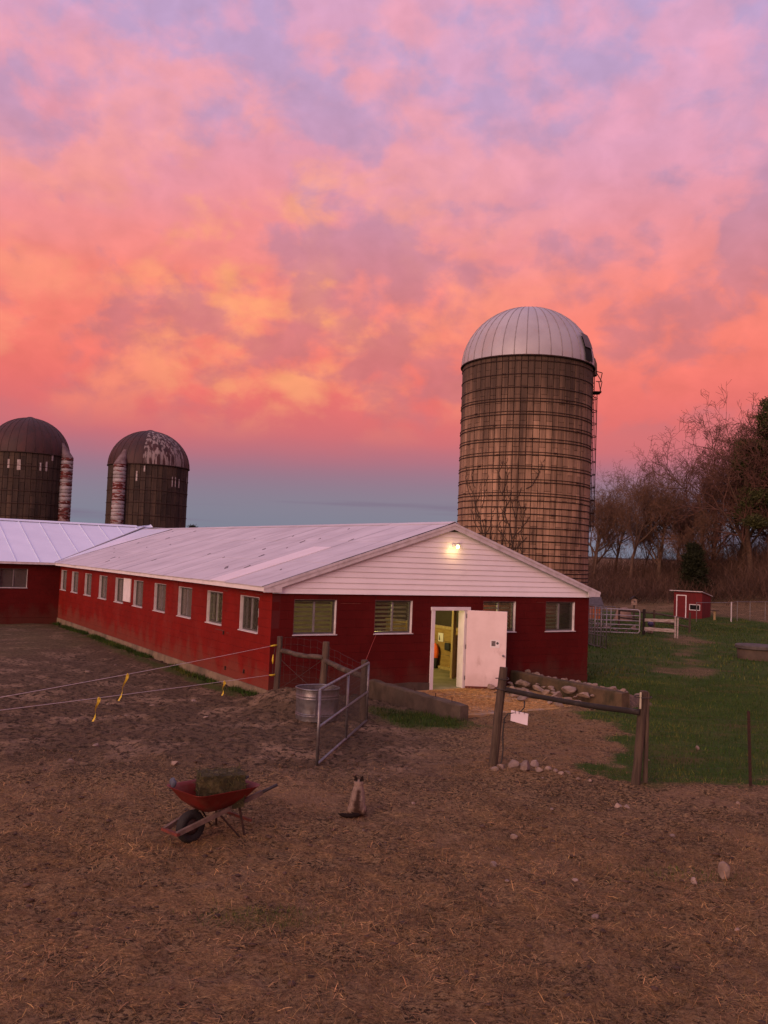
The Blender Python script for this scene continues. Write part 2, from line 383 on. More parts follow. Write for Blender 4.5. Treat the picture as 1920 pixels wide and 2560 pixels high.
# ================================================================== materials
red = mat('red_block_paint', (.092, .0072, .0062), (.076, .0062, .0056), 1.4, .66, .25, 60, rnd=.03, stain=(.115, .013, .011), stain_scale=.8, stain_amt=.5, stain_sc=(1, 1, .6), spec=.1)
def splash(M, z1, c, amt):
    N, L = M.node_tree.nodes, M.node_tree.links; b = N['Principled BSDF']; src = b.inputs['Base Color'].links[0].from_socket
    g = N.new('ShaderNodeNewGeometry'); sx = N.new('ShaderNodeSeparateXYZ'); L.new(g.outputs['Position'], sx.inputs[0])
    mp = N.new('ShaderNodeMapping'); L.new(g.outputs['Position'], mp.inputs[0]); mp.inputs['Scale'].default_value = (1.6, 1.6, .8)
    nz = N.new('ShaderNodeTexNoise'); L.new(mp.outputs[0], nz.inputs['Vector']); nz.inputs['Scale'].default_value = 1.4; nz.inputs['Detail'].default_value = 8
    ma = N.new('ShaderNodeMath'); ma.operation = 'MULTIPLY_ADD'; L.new(nz.outputs[0], ma.inputs[0]); ma.inputs[1].default_value = -1.6; L.new(sx.outputs[2], ma.inputs[2])
    mr = N.new('ShaderNodeMapRange'); mr.interpolation_type = 'SMOOTHSTEP'; L.new(ma.outputs[0], mr.inputs[0]); mr.inputs[1].default_value = z1 - .8; mr.inputs[2].default_value = z1 - 1.35; mr.inputs[4].default_value = amt
    mx = N.new('ShaderNodeMix'); mx.data_type = 'RGBA'; L.new(mr.outputs[0], mx.inputs[0]); L.new(src, mx.inputs[6]); mx.inputs[7].default_value = (*c, 1); L.new(mx.outputs[2], b.inputs['Base Color'])
splash(red, .75, (.085, .035, .024), .55)
red_core = mat('red_mortar_paint', (.085, .0068, .006), (.078, .0064, .0056), 4, .8)
conc = mat('weathered_concrete', (.105, .076, .054), (.062, .046, .033), 3.0, .9, .5, 45, stain=(.075, .060, .042), stain_scale=1.7, stain_amt=.75, stain_sc=(1, 1, .5))
concf = mat('ochre_concrete', (.22, .165, .105), (.16, .115, .075), 3.0, .9, .4, 45, stain=(.06, .055, .035), stain_scale=1.2, stain_amt=.6)
white = mat('white_paint', (.70, .67, .67), (.63, .60, .60), 3.5, .5, .08, 50, spec=.4, stain=(.40, .35, .34), stain_scale=2.2, stain_amt=.35, stain_rng=(.56, .72))
siding = mat('white_vinyl_siding', (.83, .81, .82), (.78, .76, .77), 1.2, .34, .03, 30, spec=.5, rnd=.03, stain=(.46, .42, .42), stain_scale=1.5, stain_amt=.3, stain_sc=(1, 1, 2.4), stain_rng=(.56, .74))
trimw = mat('grubby_trim_paint', (.60, .56, .57), (.50, .46, .46), 5, .55, .15, 50, stain=(.28, .24, .23), stain_scale=3, stain_amt=.5, stain_rng=(.52, .7))
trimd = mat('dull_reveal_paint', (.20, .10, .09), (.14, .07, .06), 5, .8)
roofm = mat('weathered_roof_metal', (.50, .48, .51), (.44, .42, .45), .8, .55, .06, 30, rnd=.05, metal=.0, spec=.4, stain=(.33, .30, .31), stain_scale=1.3, stain_amt=.5, stain_sc=(.5, 1.4, .5), stain_rng=(.5, .72))
newtin = mat('new_white_tin', (.62, .68, .80), (.58, .64, .76), 1.0, .38, .02, 30, spec=.5, rnd=.03)
panelw = mat('translucent_roof_panel', (.66, .64, .67), (.62, .60, .62), 2, .45, .03)
alumd = mat('dark_window_frame', (.085, .078, .072), (.06, .055, .05), 8, .5, .05, 60)
alum = mat('dull_aluminium', (.26, .25, .25), (.20, .19, .19), 8, .45, .05, 60, metal=.4)
darkin = mat('dark_interior', (.05, .042, .03), (.04, .03, .022), 2, .9)
inwall = mat('interior_whitewash', (.42, .38, .26), (.32, .28, .18), 1.5, .9)
ply = mat('stall_plywood', (.36, .24, .085), (.27, .17, .06), 3, .8, .2, 30, sc=(1, 1, 4))
pinew = mat('stall_lumber', (.45, .34, .16), (.36, .26, .12), 4, .8, .2, 40, sc=(3, 3, .6))
slatm = mat('louvre_slat', (.50, .48, .36), (.40, .38, .28), 6, .5, .05, 30)
paperw = mat('paper', (.72, .70, .70), (.66, .64, .64), 8, .8)
ink = mat('black_print', (.03, .03, .035), (.10, .09, .09), 30, .8)
glass = glassmat('window_glass', (.90, .92, .88), dirt=.05)
glassd = glassmat('dusty_glass', (.7, .7, .66), dirt=.3)
rust = mat('rusty_iron', (.040, .017, .011), (.022, .011, .008), 14, .85, .3, 60)
rustp = mat('rusty_red_paint', (.16, .035, .022), (.09, .028, .02), 10, .7, .2, 60)
galv = mat('galvanised_steel', (.22, .215, .22), (.15, .145, .15), 9, .42, .06, 50, metal=.65, stain=(.14, .10, .085), stain_scale=3, stain_amt=.6)
wood = mat('weathered_wood', (.100, .070, .048), (.050, .035, .025), 5, .9, .5, 35, sc=(5, 5, .5), rnd=.12)
woodh = mat('weathered_rail_wood', (.105, .078, .058), (.042, .031, .024), 7, .9, .5, 35)
woodd = mat('dark_rail_wood', (.016, .012, .010), (.040, .032, .027), 6, .85, .4, 35, lo=.48, hi=.72)
stone = mat('pale_field_stone', (.27, .20, .155), (.18, .13, .10), 7, .9, .5, 40, rnd=.22, stain=(.13, .09, .065), stain_scale=5, stain_amt=.5)
strawm = mat('loose_straw', (.36, .235, .118), (.27, .17, .085), 4, .9, attr='tint')
grassm = mat('grass_blades', (.042, .082, .013), (.031, .062, .010), .8, .8, attr='tint', spec=.2)
wire = mat('fence_wire', (.075, .062, .055), (.05, .04, .035), 20, .6, metal=.4)
yel = mat('yellow_plastic', (.62, .47, .03), (.55, .40, .03), 9, .5)

# ================================================================== the red block barn
barn = empty('barn', (BX, BY, 0), YAW, 'long red painted block barn with white sided gable and lit doorway', 'barn')
ZT = 2.41; ZF = .21; CO = .2
FW = [(.567, 1.702), (2.767, 3.883), (6.132, 7.262), (8.347, 9.456)]
WZ = (1.447, 2.275)
DOOR = (4.54, 5.52, -.12, 2.03)
SWN = [(21.06, 20.06), (19.15, 18.08), (17.02, 16.01), (14.895, 13.81), (12.76, 11.72), (10.59, 9.59), (8.45, 7.37), (6.265, 5.161), (4.017, 2.939), (1.81, .716)]
SZ = (1.428, 2.268)
def wall_mesh(W_, z0, z1, t, holes):
    """wall in the x-z plane, outside face y=0, thickness t, with rectangular holes"""
    X = sorted({0, W_} | {v for h in holes for v in h[:2]}); Z = sorted({z0, z1} | {min(max(v, z0), z1) for h in holes for v in h[2:]})
    solid = lambda i, k: 0 <= i < len(X) - 1 and 0 <= k < len(Z) - 1 and not any(h[0] < (X[i] + X[i + 1]) / 2 < h[1] and h[2] < (Z[k] + Z[k + 1]) / 2 < h[3] for h in holes)
    b = MB()
    for i in range(len(X) - 1):
        for k in range(len(Z) - 1):
            if not solid(i, k): continue
            x0, x1, a, c = X[i], X[i + 1], Z[k], Z[k + 1]
            b.add([(x0, 0, a), (x1, 0, a), (x1, 0, c), (x0, 0, c)], [(0, 1, 2, 3)]); b.add([(x0, t, a), (x1, t, a), (x1, t, c), (x0, t, c)], [(3, 2, 1, 0)])
            for (di, dk, q) in ((-1, 0, [(x0, 0, a), (x0, 0, c), (x0, t, c), (x0, t, a)]), (1, 0, [(x1, 0, a), (x1, t, a), (x1, t, c), (x1, 0, c)]), (0, -1, [(x0, 0, a), (x0, t, a), (x1, t, a), (x1, 0, a)]), (0, 1, [(x0, 0, c), (x1, 0, c), (x1, t, c), (x0, t, c)])):
                if not solid(i + di, k + dk): b.add(q, [(0, 1, 2, 3)])
    return b
fh = [(*w, *WZ) for w in FW] + [DOOR]
SL = 21.3
sh_ = [(SL - w[0], SL - w[1], *SZ) for w in SWN]
wf = wall_mesh(10.0 - .02, -.25, ZT, .2, [(h[0] - .01, h[1] - .01, h[2], h[3]) for h in fh]).build('wall', red_core, barn, loc=(.01, .012, 0), recalc=False)
ws_ = wall_mesh(SL, -.25, 2.46, .2, sh_).build('wall', red_core, barn, loc=(.012, SL, 0), rot=(0, 0, -math.pi / 2), recalc=False)
wr = MB().box((9.8, .22, -.25), (10.0, 31.5, 2.5)).build('wall', red, barn)
# blocks
def blocks(length, zs, holes, off):
    out = []
    for r_, (z0, z1) in enumerate(zs):
        x = -(.2 if (r_ + off) % 2 else 0)
        while x < length - 1e-6:
            rects = [(max(x, 0), min(x + .4, length), z0, z1)]
            for h in holes:
                nr = []
                for (p0, p1, q0, q1) in rects:
                    if h[1] <= p0 or h[0] >= p1 or h[3] <= q0 or h[2] >= q1: nr.append((p0, p1, q0, q1)); continue
                    if h[0] > p0: nr.append((p0, h[0], q0, q1))
                    if h[1] < p1: nr.append((h[1], p1, q0, q1))
                    m0, m1 = max(p0, h[0]), min(p1, h[1])
                    if h[3] < q1: nr.append((m0, m1, h[3], q1))
                    if h[2] > q0: nr.append((m0, m1, q0, h[2]))
                rects = nr
            out += [q for q in rects if q[1] - q[0] > .035 and q[3] - q[2] > .03]
            x += .4
    return out
zrows = [(ZF + CO * i, ZF + CO * (i + 1)) for i in range(11)]
cache = {}
def block_mesh(w, h, mm=None):
    k = (round(w, 3), round(h, 3), mm)
    if k not in cache: cache[k] = MB().bbox((.0015, 0, .0015), (k[0] - .0015, .03, k[1] - .0015), .003).mesh('block', mm or red)
    return cache[k]
fb = blocks(10.0, zrows, fh, 0); sb = blocks(SL, zrows, sh_, 1)
sb = [(SL - q[1], SL - q[0], q[2], q[3]) for q in sb]          # now along b
sb.sort(key=lambda q: q[0])
rng = random.Random(4)
red_lit = mat('lit_red_block_paint', (.185, .0115, .0075), (.150, .0100, .0065), 1.4, .66, .25, 60, rnd=.03, stain=(.19, .030, .022), stain_scale=.8, stain_amt=.5, stain_sc=(1, 1, .6), spec=.1)  # lighter copy of the red: the side wall's stronger light put into its colour
splash(red_lit, .85, (.15, .055, .036), .55)
for q in fb:
    o = link('block', block_mesh(q[1] - q[0], q[3] - q[2]), barn, (q[0], rng.uniform(-.0015, .0015), q[2]))
nside = max(0, 300 - len(fb))
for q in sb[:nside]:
    link('block', block_mesh(q[1] - q[0], q[3] - q[2], red_lit), barn, (rng.uniform(-.0015, .0015), q[1], q[2]), (0, 0, -math.pi / 2))
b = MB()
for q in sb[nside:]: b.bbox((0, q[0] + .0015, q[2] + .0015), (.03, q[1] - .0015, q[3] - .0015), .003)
tag(b.build('blocks', red_lit, barn), kind='stuff')
# top strip on side between blocks and soffit, foundation
MB().box((.001, 0.0, 2.412), (.05, SL, 2.462)).build('wall_plate', red_lit, barn)
MB().box((-.035, -.03, -.3), (.0, SL, .213)).build('foundation', concf, barn)
MB().box((0, -.012, -.3), (3.22, .011, .208)).build('foundation', red, barn)
MB().add([(3.224, -.02, -.3), (4.462, -.02, -.3), (4.462, -.02, .2), (3.9, -.02, .235), (3.224, -.02, .215), (3.224, .011, -.3), (4.462, .011, -.3), (4.462, .011, .2), (3.9, .011, .235), (3.224, .011, .215)],
         [(0, 1, 2, 3, 4), (9, 8, 7, 6, 5), (0, 5, 6, 1), (1, 6, 7, 2), (2, 7, 8, 3), (3, 8, 9, 4), (4, 9, 5, 0)]).build('foundation', conc, barn)
MB().box((5.67, -.012, -.3), (10.002, .011, .208)).build('foundation', red, barn)
# rusted lintel streaks: short iron straps let into the block face
for (x0, x1, z) in ((1.80, 2.35, 2.18), (8.0, 8.28, 2.24)):
    MB().box((x0, -.006, z), (x1, .01, z + .012)).build('iron_strap', rustp, barn)
for (b0, b1, z) in ((3.3, 2.7, 1.30), (2.55, 2.4, 1.27), (1.85, 1.5, 2.33), (.9, .5, 2.33), (2.9, 2.6, 2.31)):
    MB().box((-.012, b1, z), (.01, b0, z + .02)).build('iron_strap', rustp, barn)
for bb, z in ((2.72, 1.22), (2.5, .36), (1.35, .42)): MB().box((-.03, bb, z), (.01, bb + .04, z + .09)).build('iron_hook', rust, barn)

# windows -----------------------------------------------------------
def window(parent, loc, rz, w, h, style='slats', seed=0):
    rg = random.Random(seed)
    d0 = .085; fr = MB(); t = .035
    fr.box((0.02, d0, .022), (0.02 + t, d0 + .05, h - .02)); fr.box((w - .02 - t, d0, .022), (w - .02, d0 + .05, h - .02))
    fr.box((0.02 + t, d0, .022), (w - .02 - t, d0 + .05, .022 + t)); fr.box((0.02 + t, d0, h - .02 - t), (w - .02 - t, d0 + .05, h - .02))
    o = fr.build('window', alumd, parent, loc=loc, rot=(0, 0, rz))
    MB().box((w / 2 - .02, d0 - .012, .022 + t), (w / 2 + .02, d0 + .045, h - .02 - t)).build('mullion', alum, o)
    lin = MB()
    lin.box((.001, .006, .0), (.012, d0 + .06, h - .001)); lin.box((w - .012, .006, .0), (w - .001, d0 + .06, h - .001)); lin.box((.012, .006, h - .012), (w - .012, d0 + .06, h - .001))
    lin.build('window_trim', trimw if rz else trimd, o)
    if not rz: MB().box((w - .019, .004, .0), (w - .0125, d0 + .055, h - .02)).build('jamb', trimw, o)
    MB().add([(-.02, -.03, -.012), (w + .02, -.03, -.012), (w + .02, .13, -.012), (-.02, .13, -.012), (-.02, -.03, .006), (w + .02, -.03, .006), (w + .02, .13, .02), (-.02, .13, .02)],
             [(3, 2, 1, 0), (4, 5, 6, 7), (0, 1, 5, 4), (1, 2, 6, 5), (2, 3, 7, 6), (3, 0, 4, 7)]).build('sill', trimw, o)
    g = glass if style == 'slats' else glassd
    for (x0, x1, y) in ((.02 + t, w / 2 - .0205, d0 + .03), (w / 2 + .0205, w - .02 - t, d0 + .015)):
        MB().box((x0, y, .022 + t), (x1, y + .004, h - .02 - t)).build('pane', g, o)
    if style == 'slats':
        n = 7; st_ = (h - .1) / n
        for i in range(n):
            z = .06 + st_ * (i + .5); tl = R(38 + rg.uniform(-5, 5)); hh = st_ * .62
            MB().beam((.06, d0 + .13, z), (w - .06, d0 + .13 + rg.uniform(-.004, .004), z + rg.uniform(-.006, .006)), hh, .008, (0, -math.sin(tl), math.cos(tl))).build('slat', slatm, o)
    elif style == 'board':
        MB().box((.03, d0 + .055, .03), (w * .52, d0 + .075, h - .03)).build('inner_board', trimw, o)
        MB().box((w * .55, d0 + .065, .03), (w - .03, d0 + .085, h - .03)).build('inner_board', inwall, o)
    elif style == 'bars':
        for zz in (.2, .34, .62): MB().box((.05, d0 + .06, h * zz), (w - .05, d0 + .085, h * zz + .035)).build('bar', wood, o)
        MB().box((w * .3, d0 + .085, .03), (w * .3 + .05, d0 + .1, h - .03)).build('bar', wood, o)
        MB().box((w * .72, d0 + .085, .03), (w * .72 + .05, d0 + .1, h - .03)).build('bar', wood, o)
    return o
for i, w in enumerate(FW): window(barn, (w[0], 0, WZ[0]), 0, w[1] - w[0], WZ[1] - WZ[0], 'slats', i)
sty = ['board', 'board', 'board', 'board', 'bars', 'bars', 'bars', 'board', 'slats', 'slats']
for i, w in enumerate(SWN): window(barn, (0, w[0], SZ[0]), -math.pi / 2, w[0] - w[1], SZ[1] - SZ[0], sty[i], 10 + i)
MB().bbox((-.045, 10.84, 1.52), (-.003, 11.62, 2.29), .006).build('wall_board', white, barn)

# door frame and door leaf -------------------------------------------
df = MB(); df.box((4.462, -.035, -.03), (4.56, .21, 2.02)); df.build('door_frame', white, barn)
MB().box((5.50, -.028, -.03), (5.60, .23, 2.02)).build('door_frame', white, barn)
MB().bbox((4.44, -.045, 2.022), (5.69, .21, 2.112), .006).build('door_frame', white, barn)
leafm = mat('pinkish_white_door_paint', (.74, .62, .60), (.68, .56, .54), 2, .55, .06, 40, coords='obj', stain=(.34, .21, .17), stain_scale=2.6, stain_amt=.4, stain_rng=(.58, .74), stain_sc=(1, 1, .5))
splash(leafm, .62, (.30, .20, .15), .25)
LP = (5.56, -.06, .035)
door = MB().bbox((0, -.022, 0), (1.04, .022, 2.0), .006).build('door', leafm, barn, loc=LP, rot=(0, 0, -YAW))
kb = MB(); kb.lathe([(0, 0), (.03, 0), (.03, .008), (.012, .012), (.012, .045), (.028, .055), (.03, .07), (.02, .083), (0, .085)], 14)
k = kb.build('knob', alum, door, True, loc=(.96, -.022, .86), rot=(R(90), 0, 0))
for z in (.2, 1.0, 1.8): MB().tube([(-.008, .0, z), (-.008, .0, z + .11)], .011, 8).build('hinge', rust, door)
MB().box((.0, -.0245, .0), (1.04, -.0222, .05)).build('rust_strip', rustp, door)
# siding boards --------------------------------------------------------
SLP = (4.28 - 2.57) / 5.28
zl, sp_ = 2.405, .136; i = 0
def roofz(a): return 2.57 + (min(a, 10.0 - a) + .28) * SLP
while True:
    z0 = zl + sp_ * i; z1 = min(z0 + sp_ + .012, 4.2)
    def lim(z): return (z + .075 - 2.57) / SLP - .28
    a0, a1 = max(lim(z0), -.02), max(lim(z1), -.02)
    if a1 > 4.93 or z0 > 4.12: break
    y0, y1 = -.052 - .004, -.036
    P = [(a0, y0, z0), (10 - a0, y0, z0), (10 - a1, y1, z1), (a1, y1, z1)]
    MB().prism(P, (0, .012, 0)).build('siding_board', siding, barn)
    i += 1
MB().prism([(.02, -.02, 2.412), (9.98, -.02, 2.412), (9.98, -.02, 2.50), (5, -.02, 4.17), (.02, -.02, 2.50)], (0, .2, 0)).build('gable_backing', darkin, barn)
for sgn in (0, 1):
    f = (lambda a: a) if not sgn else (lambda a: 10 - a)
    e = -.28
    P = [(f(e), -.15, roofz(0) - .28 * SLP - .155), (f(e), -.15, 2.565), (f(5), -.15, 4.272), (f(5), -.15, 4.272 - .165), (f(.13), -.15, 2.58 - .135 + .0)]
    P = [(f(e), -.15, 2.43), (f(e), -.15, 2.565), (f(5), -.15, 4.272), (f(5), -.15, 4.105), (f(.17), -.15, 2.55), (f(.17), -.15, 2.43)]
    MB().prism(P, (0, .028, 0)).build('rake_board', trimw, barn)
    P = [(f(e - .01), -.162, 2.50), (f(e - .01), -.162, 2.566), (f(5), -.162, 4.276), (f(5), -.162, 4.21)]
    MB().prism(P, (0, .011, 0)).build('rake_trim', trimw, barn)
MB().box((-.28, -.121, 2.45), (-.255, 21.0, 2.566)).build('fascia', white, barn)
MB().box((-.254, -.12, 2.463), (.0, 21.0, 2.475)).build('soffit', white, barn)
MB().box((10.255, -.121, 2.45), (10.28, 31, 2.566)).build('fascia', white, barn)
MB().box((10.0, -.12, 2.463), (10.254, 31.0, 2.475)).build('soffit', white, barn)
# roof -------------------------------------------------------------------
def rz_(a): return 2.57 + (a + .28) * SLP
rd = MB()
rd.prism([(-.275, -.12, rz_(-.275) - .03), (-.275, 21.0, rz_(-.275) - .03), (5, 26.4, rz_(5) - .03), (5, -.12, rz_(5) - .03)], (0, 0, -.06))
rd.prism([(10.275, -.12, rz_(-.275) - .03), (10.275, 31, rz_(-.275) - .03), (5, 31, rz_(5) - .03), (5, -.12, rz_(5) - .03)], (0, 0, -.06))
roof = rd.build('roof', darkin, barn)
rng = random.Random(9)
def corr(a0, a1, b0, b1, lift, name, mtl, pitch=.076, amp=.004):
    n = max(4, int((b1 - b0) / pitch * 4)); vs = []; fs = []
    for j in range(n + 1):
        bb = b0 + (b1 - b0) * j / n; dz = amp * math.cos(2 * math.pi * (bb - b0) / pitch)
        for t in (0, 1):
            a = a0 if t == 0 else a1
            vs.append((a, bb, rz_(a) + dz + lift[t]))
    m_ = len(vs)
    for j in range(n): fs.append((2 * j, 2 * j + 1, 2 * j + 3, 2 * j + 2))
    bb_ = MB(); bb_.add(vs, fs); bb_.add([(v[0], v[1], v[2] - .004) for v in vs], [f[::-1] for f in fs])
    bb_.add([vs[2 * j] for j in range(n + 1)] + [(vs[2 * j][0], vs[2 * j][1], vs[2 * j][2] - .012) for j in range(n + 1)], [(j, j + 1, n + 2 + j, n + 1 + j) for j in range(n)])
    return bb_.build(name, mtl, roof, recalc=False)
bw = .76; nb = 28
for j in range(nb):
    b0 = -.125 + bw * j; b1 = min(b0 + bw + .03, 21.25)
    if b0 > 21.1: break
    for row, (a0, a1) in enumerate(((-.315, 1.55), (1.45, 3.35), (3.25, 5.0))):
        l = .003 + .003 * row + .002 * (j % 2)
        if row < 2 and 3 <= j <= 3: continue
        corr(a0 + rng.uniform(-.012, .012), a1, b0, b1, (l + rng.uniform(0, .004), l), 'roof_sheet', roofm)
# the pale panel let into the roof over one bay
MB().prism([(-.31, 2.13, rz_(-.31) + .026), (-.31, 3.10, rz_(-.31) + .026), (2.65, 3.10, rz_(2.65) + .026), (2.65, 2.13, rz_(2.65) + .026)], (0, 0, -.02)).build('pale_roof_panel', panelw, roof)
corr(2.6, 3.35, b0 := -.125 + bw * 3, b0 + bw + .03, (.012, .008), 'roof_sheet', roofm)
corr(10.31, 5.0, -.125, 31, (.0, .0), 'roof_sheet', roofm) if False else MB().prism([(10.3, -.125, rz_(-.3)), (10.3, 31, rz_(-.3)), (5, 31, rz_(5)), (5, -.125, rz_(5))], (0, 0, -.015)).build('roof_slope', roofm, roof)
MB().prism([(-.3, 20.9, rz_(-.3) + .03), (5, 26.45, rz_(5) + .03), (5, 21.45, rz_(5) + .03), (.1, 21.15, rz_(.1) + .03)], (0, 0, -.02)).build('valley_tin', newtin, roof)
# lifted edges, tears and popped nails in the old sheets
rng = random.Random(31)
for i in range(28):
    a = rng.uniform(.1, 4.6); bb = rng.uniform(.3, 20.5); ln = rng.choice([.05, .07, .11, .18]); 
    if 1.9 < bb < 3.2 and a < 2.8: continue
    MB().prism([(a, bb, rz_(a) + .02), (a + ln, bb + .006, rz_(a + ln) + .028), (a + ln, bb + .035, rz_(a + ln) + .034), (a, bb + .02, rz_(a) + .02)], (0, 0, -.006)).build('lifted_flap', rust, roof)
cp = MB()
for j in range(9):
    b0, b1 = -.13 + j * 3.0, min(-.13 + j * 3.0 + 2.985, 26.3)
    MB().prism([(4.84, b0, rz_(4.84) + .03), (5, b0, rz_(5) + .038), (5.16, b0, rz_(4.84) + .03), (5.16, b0, rz_(4.84) + .018), (5, b0, rz_(5) + .026), (4.84, b0, rz_(4.84) + .018)], (0, b1 - b0, rng.uniform(-.006, .006))).build('ridge_cap', roofm, roof)

# floor, back walls and things inside --------------------------------------
MB().box((.21, .0, -.11), (9.79, 31, .03)).build('floor', mat('barn_floor_concrete', (.26, .23, .15), (.18, .16, .09), 2.5, .85, .3, 30), barn)
MB().box((.2, 12, .03), (9.8, 12.1, 2.35)).build('inner_wall', inwall, barn)
for j in range(6): MB().box((.2, 1.6 + 1.8 * j, 2.36), (9.8, 1.66 + 1.8 * j, 2.5)).build('tie_beam', ply, barn)
def inside(o): return o
st1 = empty('horse_stall', ab(7.3, 1.45, .03), YAW, 'plywood and lumber stall partition seen through the open doorway', 'stall')
pm = MB().bbox((-1.0, .05, 0), (-.90, .15, 2.3), .008).build('post', pinew, st1)
for k_, (z0, z1) in enumerate(((.02, .42), (.43, .83), (.84, 1.2))):
    MB().bbox((.05, 1.0, z0), (.09, 5.2, z1), .006).build('board', ply, st1)
    MB().bbox((-.89, .08, z0), (.5, .12, z1), .006).build('board', ply, st1)
MB().bbox((.02, 1.0, 1.205), (.12, 5.2, 1.29), .006).build('rail', pinew, st1)
MB().bbox((-.02, 1.0, .0), (.045, 5.2, .09), .006).build('kick_board', pinew, st1)
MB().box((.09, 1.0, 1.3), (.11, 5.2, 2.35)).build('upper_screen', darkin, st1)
# jacket hanging from a hook on the stall boards
jk = empty('jacket', ab(7.22, 3.70, -.36), YAW, 'orange and black jacket hanging just inside the doorway', 'jacket')
orange = mat('orange_cloth', (.85, .16, .04), (.75, .12, .03), 6, .8, .2, 20); blk = mat('black_cloth', (.02, .02, .02), (.03, .03, .03), 6, .9, .2, 20)
def cloth(prof, name, mm):
    bm_ = MB(); n = 16
    bm_.lathe([(r * 1.0, z) for r, z in prof], n); bm_.v = [(x * .45 + .012 * math.sin(9 * math.atan2(y, x) + 3 * z), y, z) for x, y, z in bm_.v]
    return bm_.build(name, mm, jk, True)
cloth([(.0, 1.16), (.10, 1.14), (.20, 1.06), (.235, .9), (.22, .72), (.21, .70), (0, .70)], 'upper', orange)
cloth([(0, .715), (.205, .712), (.21, .6), (.19, .42), (.15, .36), (0, .36)], 'lower', blk)
nt = MB().bbox((-.004, -.13, -.1), (.004, .13, .16), .001).build('notice', paperw, None, loc=ab(7.335, 3.50, .94), rot=(0, 0, YAW)); tag(nt, 'white paper notice pinned to the stall boards inside the doorway', 'notice')
MB().lathe([(0, 0), (.03, .0), (.035, .05), (.02, .09), (.012, .14), (0, .15)], 10).build('print', ink, nt, loc=(-.0045, .06, -.06)).scale = (.06, 1, 1)
fd = MB().bbox((-.09, -.12, 0), (.0, .12, .22), .02).build('feed_box', mat('black_rubber', (.025, .025, .03), (.04, .04, .045), 8, .6), None, loc=ab(7.34, 3.08, .62), rot=(0, 0, YAW)); tag(fd, 'small black box fixed to the stall boards inside the doorway', 'box')
for nm, (a_, b_) in (('ceiling_lamp', (4.7, 3.2)), ('ceiling_lamp', (1.8, 3.4)), ('ceiling_lamp', (8.6, 5.4))):
    lp = empty(nm, ab(a_, b_, 2.36), YAW, ['bare glowing bulb hanging inside the barn behind the doorway', 'glowing bulb hanging behind the louvred window next to the corner', 'glowing bulb hanging behind the stall at the far windows'][(a_ < 3) + 2 * (a_ > 6)], 'lamp', 'lamps hanging inside the barn')
    MB().tube([(0, 0, 0), (0, 0, -.08)], .03, 8).build('socket', ink, lp)
    MB().lathe([(0, -.20), (.03, -.19), (.045, -.15), (.03, -.10), (.02, -.08), (0, -.08)], 12).build('bulb', emis('bulb_glow_inside', (1, .78, .36), 20), lp, True)
    ld = bpy.data.lights.new('bulb_light', 'POINT'); ld.energy = 210 if a_ > 3 else 130; ld.color = (1, .76, .27); ld.shadow_soft_size = .06
    lo_ = bpy.data.objects.new('bulb_light', ld); col.objects.link(lo_); lo_.parent = lp; lo_.location = (0, 0, -.27)
# notice on the open door

LQ = ab(LP[0], LP[1], 0)
nt2 = MB().box((0, -.003, 0), (.24, 0, .20)).build('notice', paperw, None, loc=(LQ.x + .62, LQ.y - .0235, .035 + 1.06)); tag(nt2, 'white paper notice with dark picture and black blot taped on the open door', 'notice')
MB().box((.03, -.0045, .04), (.135, -.0032, .175)).build('picture', mat('dark_photo_print', (.03, .028, .03), (.22, .19, .19), 45, .6), nt2)
MB().lathe([(0, 0), (.033, 0), (.033, .0014), (0, .0014)], 16).build('blot', ink, nt2, loc=(.185, -.0031, .115), rot=(R(90), 0, 0))
# floodlight on the gable
fl = empty('floodlight', ab(5.06, -.055, 3.70), YAW, 'lit bulb floodlight fixed high on the white gable', 'lamp')
MB().bbox((-.05, -.03, -.05), (.05, 0, .05), .008).build('mount', trimw, fl)
MB().tube([(0, -.03, 0), (.0, -.09, 0.0), (-.0, -.13, -.03)], .018, 8).build('arm', trimw, fl)
MB().tube([(.05, -.02, .0), (.16, -.06, .02)], [.012, .045], 10).build('spare_lamp_head', alum, fl)
MB().lathe([(0, -.055), (.025, -.048), (.042, -.022), (.047, 0), (.036, .026), (.022, .045), (0, .045)], 16).build('bulb', emis('flood_bulb_glow', (1, .70, .26), 10), fl, True, loc=(0, -.16, -.03))
ld = bpy.data.lights.new('flood_light', 'POINT'); ld.energy = 3.0; ld.color = (1, .62, .22); ld.shadow_soft_size = .06
lo_ = bpy.data.objects.new('flood_light', ld); col.objects.link(lo_); lo_.parent = fl; lo_.location = (-.02, -.20, -.13)

# ================================================================== wing behind, with standing-seam roof
wing = empty('barn_wing', ab(0, SL, 0), YAW, 'red block wing with new white standing seam roof joining the barn', 'barn')
WH = [(9.0 - 2.42, 9.0 - 1.31, 1.46, 2.27), (9 - 6.9, 9 - 5.8, 1.46, 2.27)]
wall_mesh(9.0, -.25, 2.5, .2, WH).build('wall', red_core, wing, loc=(-9.0, .012, 0), recalc=False)
wbk = blocks(9.0, zrows, WH, 0)
for q in wbk: link('block', block_mesh(q[1] - q[0], q[3] - q[2]), wing, (q[0] - 9.0, rng.uniform(-.0015, .0015), q[2]))
MB().box((-9, 0.002, 2.412), (-.001, .05, 2.5)).build('wall_plate', red, wing)
MB().box((-9, -.03, -.3), (-.04, .0, .2)).build('foundation', red, wing)
MB().box((-9.2, .22, -.25), (-9.0, 10.4, 2.5)).build('wall', red, wing); MB().box((-9.0, 10.2, -.25), (9.78, 10.4, 2.5)).build('wall', red, wing)
MB().box((-9.0, 4.0, 0), (.1, 4.1, 3.6)).build('inner_wall', darkin, wing); MB().box((-9, .22, -.1), (.2, 10.2, .03)).build('floor', concf, wing)
